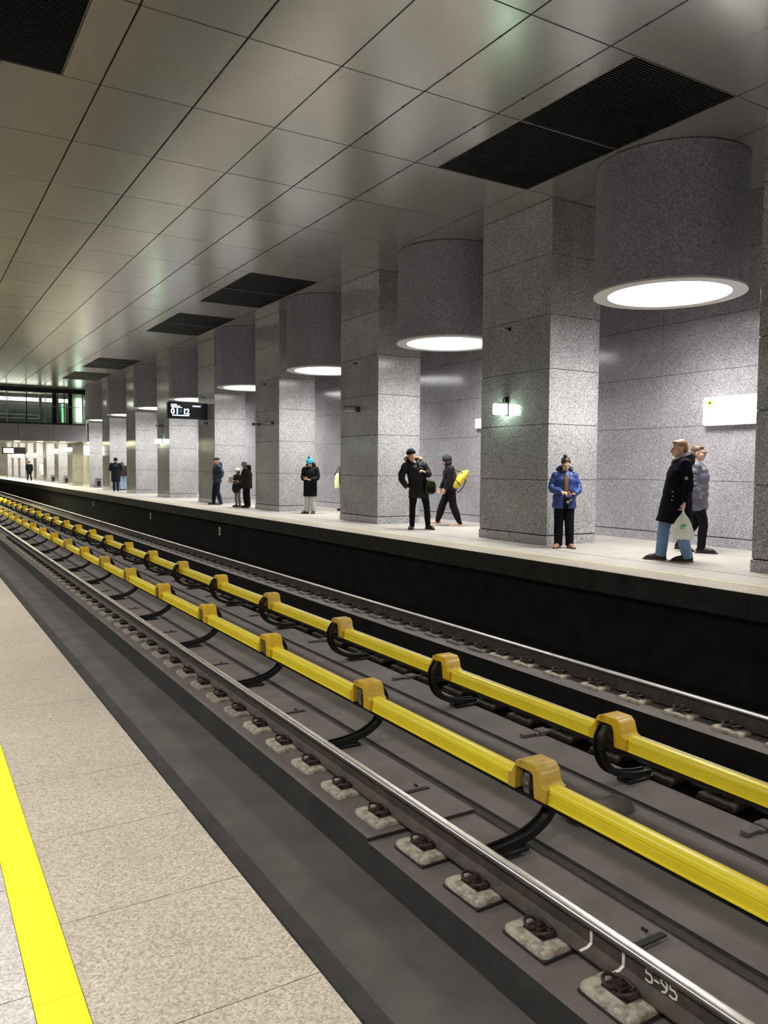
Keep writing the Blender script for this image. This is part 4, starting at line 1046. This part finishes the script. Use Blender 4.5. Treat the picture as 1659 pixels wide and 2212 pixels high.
def gl(q):
    for s in (-1, 1):
        pts = [Vector((s * .031 + .022 * math.cos(a), -.098, .016 + .016 * math.sin(a))) for a in [2 * PI * i / 14 for i in range(15)]]; q.tube(pts, .003, ref=Vector((0, 1, 0)), n=6)
        q.tube([Vector((s * .053, -.098, .02)), Vector((s * .078, -.02, .018)), Vector((s * .078, .03, .01))], .003, n=6)
    q.tube([Vector((-.009, -.1, .02)), Vector((.009, -.1, .02))], .003, n=6)
addx(b, p['hm'], gl); b.build('glasses', M['black_metal'], p['t'])

# ---- 4 man in black parka with fur hood
x, y = 9.98, 15.03
p = person('man in black parka with fur-trimmed hood and black knit hat, standing legs apart', (x, y, 0), camface(x, y) + .05, 1.80,
           dict(pel=(-.01, 0, .95), waist=(-.035, 0, 1.10), chest=(-.07, 0, 1.32), head=(-.175, -.03, 1.63), neck=(-.125, .01, 1.49), r_sh=(-.285, .01, 1.41), r_el=(-.41, .03, 1.15), r_wr=(-.26, -.07, .93), l_sh=(.09, .01, 1.42), l_el=(.235, .02, 1.22), l_wr=(.125, -.20, 1.27),
                r_hip=(-.10, 0, .93), r_kn=(-.135, -.02, .50), r_an=(-.145, .02, .09), l_hip=(.09, 0, .93), l_kn=(.18, -.01, .50), l_an=(.215, .02, .09), r_toe=(-.19, -.13, .03), l_toe=(.30, -.11, .03)), head=(26, -4), voxel=.010)
body(p, (None, ('l', (-.75, -.3, .35), (0, .3, -1), -1, 1.1)))
beanie(p, M['black_cloth'], z0=.066, k=.98, zc=.066)
jacket(p, 'parka', M['black_shell'], .70, (.205, .155), (.220, .155), sleeve=.080, collar=.09, disp=.022, cuff=.055, tw=.15)
hood_down(p, M['black_shell'], 'hood', r=(.16, .10, .08), up=.02)
b = MB(); pts = [(-.13 + math.cos(a) * .175, .045 + math.sin(a) * .07, 1.565 + .03 * math.sin(a), .042, .044) for a in [math.radians(-25 + 230 * i / 14) for i in range(15)]]; limb(b, pts, n=12, sub=2); blob('fur_trim', b, M['fur'], p['t'], .012, 1, disp=.02)
trousers(p, M['black_cloth'], th=.10, kn=.072, an=.060); shoes(p, M['black_shoe'], M['black_shoe'], hi=.06)
s = 1.80 / 1.75
t = empty('duffel_bag', (x, y, 0), p['t'].rotation_euler.z, 'dark olive shoulder bag hanging at the side of the man in the parka', 'bag'); t.scale = (s,) * 3
b = MB(); b.prism([(.14, .83), (.19, .79), (.31, .79), (.365, .84), (.37, 1.0), (.33, 1.09), (.19, 1.11), (.14, 1.04)], -.24, .14, 'y'); o = b.build('bag', cloth('olive_nylon', (.030, .040, .014), .6), t, bevel=.03, seg=3)
b = MB(); b.tube([Vector((.24, -.18, 1.09)), Vector((.16, -.18, 1.2)), Vector((.02, -.165, 1.42)), Vector((-.06, -.05, 1.50))], 1, ref=Vector((0, 1, 0)), section=[(-.018, .003), (.018, .003), (.018, -.003), (-.018, -.003)]); b.build('strap', M['black_cloth'], t)
b = MB(); b.box(.17, .34, -.252, -.243, .84, .95); b.box(.16, .35, -.247, -.24, 1.02, 1.03); b.build('zip_pocket', M['black_cloth'], t)

# ---- 5 walker with hood up and yellow roll bag
x, y = 11.22, 15.52
p = person('walker with dark hood up striding left, yellow bag on the back', (x, y, 0), camface(x, y) - 1.50, 1.72,
           dict(chest=(0, -.03, 1.32), neck=(0, -.055, 1.48), head=(0, -.11, 1.605), l_sh=(.19, -.0, 1.41), l_el=(.24, -.02, 1.13), l_wr=(.225, -.15, .92), r_sh=(-.19, -.05, 1.41), r_el=(-.24, -.1, 1.13), r_wr=(-.22, -.22, .93),
                l_hip=(.09, 0, .93), l_kn=(.10, .07, .51), l_an=(.10, .23, .09), l_toe=(.11, .06, .03), r_hip=(-.09, 0, .93), r_kn=(-.09, -.18, .53), r_an=(-.09, -.30, .115), r_toe=(-.10, -.465, .07)), head=(0, 14), voxel=.011)
body(p, (('r', None, None, -1, .7), ('l', (0, -.35, -1), (-1, -.3, 0), -1, .9)))
b = MB(); addx(b, p['hm'], lambda q: (q.ell((0, .030, .040), (.098, .112, .105), 22), q.ell((0, .03, -.05), (.09, .095, .08), 18))); blob('hood', b, cloth('dark_hood_cloth', (.03, .03, .036)), p['t'], .010, 3)
jacket(p, 'windbreaker', M['black_shell'], .86, (.205, .16), (.20, .155), sleeve=.074, collar=.09, disp=.018)
trousers(p, M['black_cloth'], th=.112, kn=.092, an=.060); shoes(p, mat('tan_sneaker', (.62, .45, .34), .6), mat('cream_sole', (.75, .68, .52), .6), hi=.0, ln=.02)
s = 1.72 / 1.75
t = empty('roll_top_bag', (x, y, 0), p['t'].rotation_euler.z, 'yellow roll-top bag slung across the back of the hooded walker', 'bag'); t.scale = (s,) * 3
b = MB(); limb(b, [(.14, .10, 1.00, .08, .075), (.10, .18, 1.08, .13, .10), (.05, .26, 1.18, .15, .11), (.0, .345, 1.28, .14, .10), (-.02, .40, 1.33, .09, .06)], n=18); blob('bag', b, mat('yellow_tarpaulin', (.82, .60, .05), .45, var=.08, bump=.4, bscale=14), t, .012, 2)
b = MB()
for pts in ([(.21, .0, 1.40), (.17, .20, 1.35), (.10, .36, 1.28), (.10, .37, 1.15), (.12, .32, 1.0), (.12, .24, .88), (.14, .15, .84)], [(.23, .10, 1.15), (.24, .17, 1.09), (.20, .22, 1.0)]):
    b.tube([Vector(q) for q in pts], .011, n=6)
b.build('strap', M['black_cloth'], t)

# ---- 6 person in teal bobble hat
x, y = 10.38, 21.55
p = person('person in teal bobble hat, long black coat and pale trousers, looking at a phone', (x, y, 0), camface(x, y) - .38, 1.66,
           dict(head=(0, -.055, 1.615), r_el=(-.26, .0, 1.14), r_wr=(-.10, -.24, 1.10), l_el=(.27, .0, 1.13), l_wr=(.10, -.23, 1.08), r_an=(-.10, -.02, .09), r_toe=(-.17, -.20, .03), l_an=(.11, .02, .09), l_toe=(.14, -.16, .03)), head=(-5, 30), voxel=.013)
body(p, (('r', (.6, -.6, .2), (.3, .2, 1), 1, .5), ('l', (-.7, -.5, .1), (0, .2, 1), -1, .5)))
beanie(p, mat('teal_knit', (.02, .30, .40), .9, var=.2, vscale=30), k=1.06, z0=.04)
b = MB(); addx(b, p['hm'], lambda q: q.ell((0, .03, .158), (.034, .034, .034), 14)); b.build('bobble', mat('dark_teal_wool', (.015, .10, .14), .95, bump=1, bscale=80), p['t'], smooth=True)
jacket(p, 'long_coat', M['black_cloth'], .555, (.215, .165), (.225, .18), sleeve=.080, collar=.085)
hood_down(p, M['black_cloth'], 'hood', r=(.15, .11, .10), up=.05)
trousers(p, cloth('pale_mint_cloth', (.55, .60, .55)), th=.10, kn=.088, an=.085); shoes(p, M['black_shoe'], mat('grey_sole', (.3, .3, .28), .6), hi=.03)
phone(p, (-.02, -.34, 1.13), (-.3, -.75, .4), (0, -.2, 1), 'phone in the hands of the person in the teal hat')

# ---- 7 person mostly hidden behind the second column, pale yellow bag
x, y = 12.05, 22.46
p = person('person in dark jacket and black trousers, mostly hidden behind the second column', (x, y, 0), camface(x, y) - 1.0, 1.68, dict(l_an=(.10, .05, .09), r_kn=(-.10, -.05, .5), r_an=(-.10, -.04, .09), r_toe=(-.13, -.2, .03)), voxel=.014)
body(p); hair(p, M['hair_dark'], [((0, .03, .05), (.088, .10, .09)), ((0, .08, -.05), (.07, .05, .1))])
jacket(p, 'jacket', cloth('dark_maroon_cloth', (.035, .022, .026)), .90, (.24, .17), sleeve=.085); trousers(p, M['black_cloth'], kn=.066, an=.05); shoes(p, M['black_shoe'])
t = empty('tote_bag', (x, y, 0), p['t'].rotation_euler.z, 'pale yellow printed tote bag carried by the person hidden behind the second column', 'bag')
b = MB(); limb(b, [(-.20, -.10, 1.22, .02, .08), (-.22, -.10, 1.12, .06, .13), (-.23, -.10, .92, .07, .15), (-.23, -.10, .72, .05, .14)], n=20, ref=Vector((1, 0, 0)), round_ends=False); blob('bag', b, mat('pale_yellow_fabric', (.80, .80, .34), .6, col2=(.82, .82, .66), vscale=5), t, .012, 2)
b = MB(); b.box(-.307, -.295, -.18, -.02, .93, .95); b.box(-.305, -.29, -.16, -.04, .82, .832); b.build('print', M['black_metal'], t)
b = MB(); b.tube([Vector((-.21, -.26, 1.16)), Vector((-.20, -.1, 1.42)), Vector((-.20, .0, 1.46)), Vector((-.21, -.06, 1.16))], .012, n=6); b.build('handle', M['black_cloth'], t)

# ---- 8 man in navy jacket and cap in profile
x, y = 9.72, 28.05
p = person('man in navy hooded jacket and dark peaked cap facing left, hands in pockets', (x, y, 0), camface(x, y) - 1.25, 1.72,
           dict(l_el=(.27, .12, 1.15), l_wr=(.2, -.05, .95), r_el=(-.27, .1, 1.15), r_wr=(-.2, -.05, .95), r_an=(-.10, -.10, .09), r_toe=(-.12, -.27, .03), r_kn=(-.1, -.08, .5), l_an=(.10, .10, .09), l_toe=(.13, -.07, .03)), head=(5, 0), voxel=.014)
body(p, (None, None)); 
b = MB(); addx(b, p['hm'], lambda q: (q.ell((0, .015, .060), (.084, .100, .072), 20), q.ell((0, -.115, .052), (.055, .055, .010), 16))); blob('peaked_cap', b, mat('dark_cap_cloth', (.025, .022, .02), .8), p['t'], .010, 1)
jacket(p, 'hooded_jacket', cloth('navy_down', (.022, .028, .055), .5, bscale=12), .83, (.215, .165), (.20, .16), quilt=.016, sleeve=.083); hood_down(p, M['hair_dark'] if False else cloth('navy_hood', (.02, .025, .05)), r=(.15, .11, .08), up=.01)
trousers(p, cloth('navy_trousers_cloth', (.010, .012, .030)), th=.105, kn=.085, an=.068); shoes(p, mat('dark_grey_shoe', (.06, .055, .045), .6), hi=.04)

# ---- 9 mother, 10 child
x, y = 9.98, 25.75
p = person('adult in dark brown parka and lilac knit hat, back turned, beside a child', (x, y, 0), camface(x, y) - 1.9, 1.60,
           dict(head=(0, -.09, 1.60), neck=(0, -.03, 1.48), l_el=(.24, -.05, 1.14), l_wr=(.16, -.26, 1.02), r_el=(-.24, -.05, 1.14), r_wr=(-.16, -.26, 1.02)), head=(0, 18), voxel=.014)
body(p); beanie(p, mat('lilac_knit', (.30, .26, .32), .9), k=1.05, z0=.0)
jacket(p, 'parka', cloth('dark_brown_cloth', (.018, .013, .011)), .72, (.245, .20), (.25, .21), sleeve=.09); hood_down(p, M['black_cloth'], r=(.16, .12, .09), up=.03)
trousers(p, M['black_cloth'], th=.115, kn=.10, an=.085); shoes(p, M['black_shoe'])
b = MB(); limb(b, [(-.20, .10, 1.10, .03, .12), (-.20, .14, .98, .06, .15), (-.20, .14, .80, .06, .15)], n=14); 
t = empty('handbag', (x, y, 0), p['t'].rotation_euler.z, 'black handbag held low in front of the adult in the brown parka', 'bag')
b = MB(); limb(b, [(.14, -.34, .78, .08, .12), (.14, -.34, .68, .10, .14), (.14, -.34, .58, .09, .12)], n=16); blob('bag', b, M['black_shell'], t, .014, 2)
b = MB(); b.tube([Vector((.14, -.46, .78)), Vector((.15, -.34, .96)), Vector((.14, -.26, .80))], .01, n=6); b.build('handle', M['black_cloth'], t)
x, y = 9.84, 26.25
p = person('child in white fluffy hat and dark jacket standing by the adult in the brown parka', (x, y, 0), camface(x, y) - .8, 1.34,
           dict(l_el=(.22, -.02, 1.16), l_wr=(.10, -.22, 1.16), r_el=(-.22, -.02, 1.16), r_wr=(-.10, -.22, 1.16), head=(0, -.02, 1.62)), head=(10, 5), voxel=.016)
body(p); beanie(p, mat('white_fleece', (.8, .78, .74), .95), k=1.12, z0=.05); hair(p, M['hair_dark'], [((0, .05, -.02), (.09, .075, .12))])
jacket(p, 'jacket', cloth('dark_jacket_cloth', (.03, .024, .024)), .82, (.20, .155), (.22, .17)); trousers(p, mat('patterned_leggings', (.5, .45, .42), .8, col2=(.02, .02, .02), vscale=16, contrast=(.45, .52)), th=.095, kn=.07, an=.055); shoes(p, M['black_shoe'], hi=.12)
t = empty('soft_toy', (x, y, 0), p['t'].rotation_euler.z, 'white and beige soft toy hugged by the child', 'toy')
b = MB(); b.ell((-.05, -.27, 1.02), (.085, .07, .07), 16); b.ell((-.06, -.28, .90), (.095, .08, .09), 16); b.ell((-.11, -.28, 1.09), (.03, .02, .03), 10); b.ell((.01, -.28, 1.09), (.03, .02, .03), 10)
blob('plush', b, mat('cream_plush', (.75, .68, .55), .95, var=.2, vscale=20), t, .012, 2)

# ---- 11, 12 pair seen from behind near the footbridge
x, y = 9.80, 45.0
p = person('person in long dark navy coat seen from behind, walking away near the footbridge', (x, y, 0), camface(x, y) + PI - .1, 1.84, dict(l_kn=(.10, -.10, .5), l_an=(.09, -.02, .09), l_toe=(.1, -.18, .03), r_an=(-.10, .14, .12), r_toe=(-.1, -.03, .03), r_kn=(-.1, .03, .5), head=(0, -.04, 1.62), r_el=(-.3, -.05, 1.18), l_el=(.3, -.05, 1.18), r_wr=(-.2, -.2, 1.05), l_wr=(.2, -.2, 1.05)), head=(0, 10), voxel=.016)
body(p, eyes=False); beanie(p, M['black_cloth'], k=1.03, z0=.0); jacket(p, 'long_coat', cloth('dark_navy_wool', (.014, .020, .034)), .50, (.225, .17), (.24, .18), sleeve=.09, collar=.09)
trousers(p, cloth('dark_blue_denim', (.03, .045, .09))); shoes(p, M['black_shoe'])
x, y = 10.58, 46.80
p = person('person in maroon-black jacket and wide light jeans seen from behind beside the navy coat', (x, y, 0), camface(x, y) + PI + .4, 1.66, dict(head=(0, -.10, 1.56), neck=(0, -.05, 1.46), chest=(0, -.03, 1.30)), head=(0, 30), voxel=.016)
body(p, eyes=False); hair(p, M['hair_dark'], [((0, .03, .05), (.092, .105, .092)), ((0, .06, -.04), (.075, .06, .08))]); jacket(p, 'jacket', cloth('maroon_black_cloth', (.028, .014, .016)), .86, (.225, .17), sleeve=.09)
trousers(p, cloth('washed_denim', (.25, .33, .42)), 'jeans', th=.125, kn=.115, an=.115); shoes(p, M['black_shoe'])

# ---- 13, 14 far figures beyond the footbridge
x, y = 9.45, 78.5
p = person('person in black coat facing the camera, standing beyond the footbridge', (x, y, 0), camface(x, y), 1.76, dict(l_an=(.16, .02, .09), r_an=(-.16, .02, .09)), voxel=.022)
body(p, eyes=False); beanie(p, M['black_cloth']); jacket(p, 'coat', M['black_cloth'], .70, (.24, .17), sleeve=.09); trousers(p, M['black_cloth']); shoes(p, M['black_shoe'])
x, y = 10.35, 76.5
p = person('person in long white coat standing beyond the footbridge', (x, y, 0), camface(x, y), 1.76, dict(l_an=(.12, .02, .09)), voxel=.022)
body(p, eyes=False); beanie(p, mat('cream_knit', (.7, .62, .45), .9)); jacket(p, 'long_coat', cloth('white_cloth', (.78, .77, .72)), .55, (.24, .17), (.23, .18), sleeve=.09); trousers(p, cloth('beige_cloth', (.5, .45, .4))); shoes(p, mat('light_shoe', (.5, .45, .4), .6))

# small crumpled litter on the far platform
b = MB(); b.ell((0, 0, .03), (.05, .04, .03), 10)
for i, v in enumerate(b.v): b.v[i] = tuple(Vector(v) * (1 + .25 * noise.noise(Vector(v) * 60)))
o = b.build('crumpled_paper', M['white_paint']); o.location = (11.5, 22.0, 0); tag(o, 'scrap of crumpled paper on the platform near the teal-hatted person', 'litter')
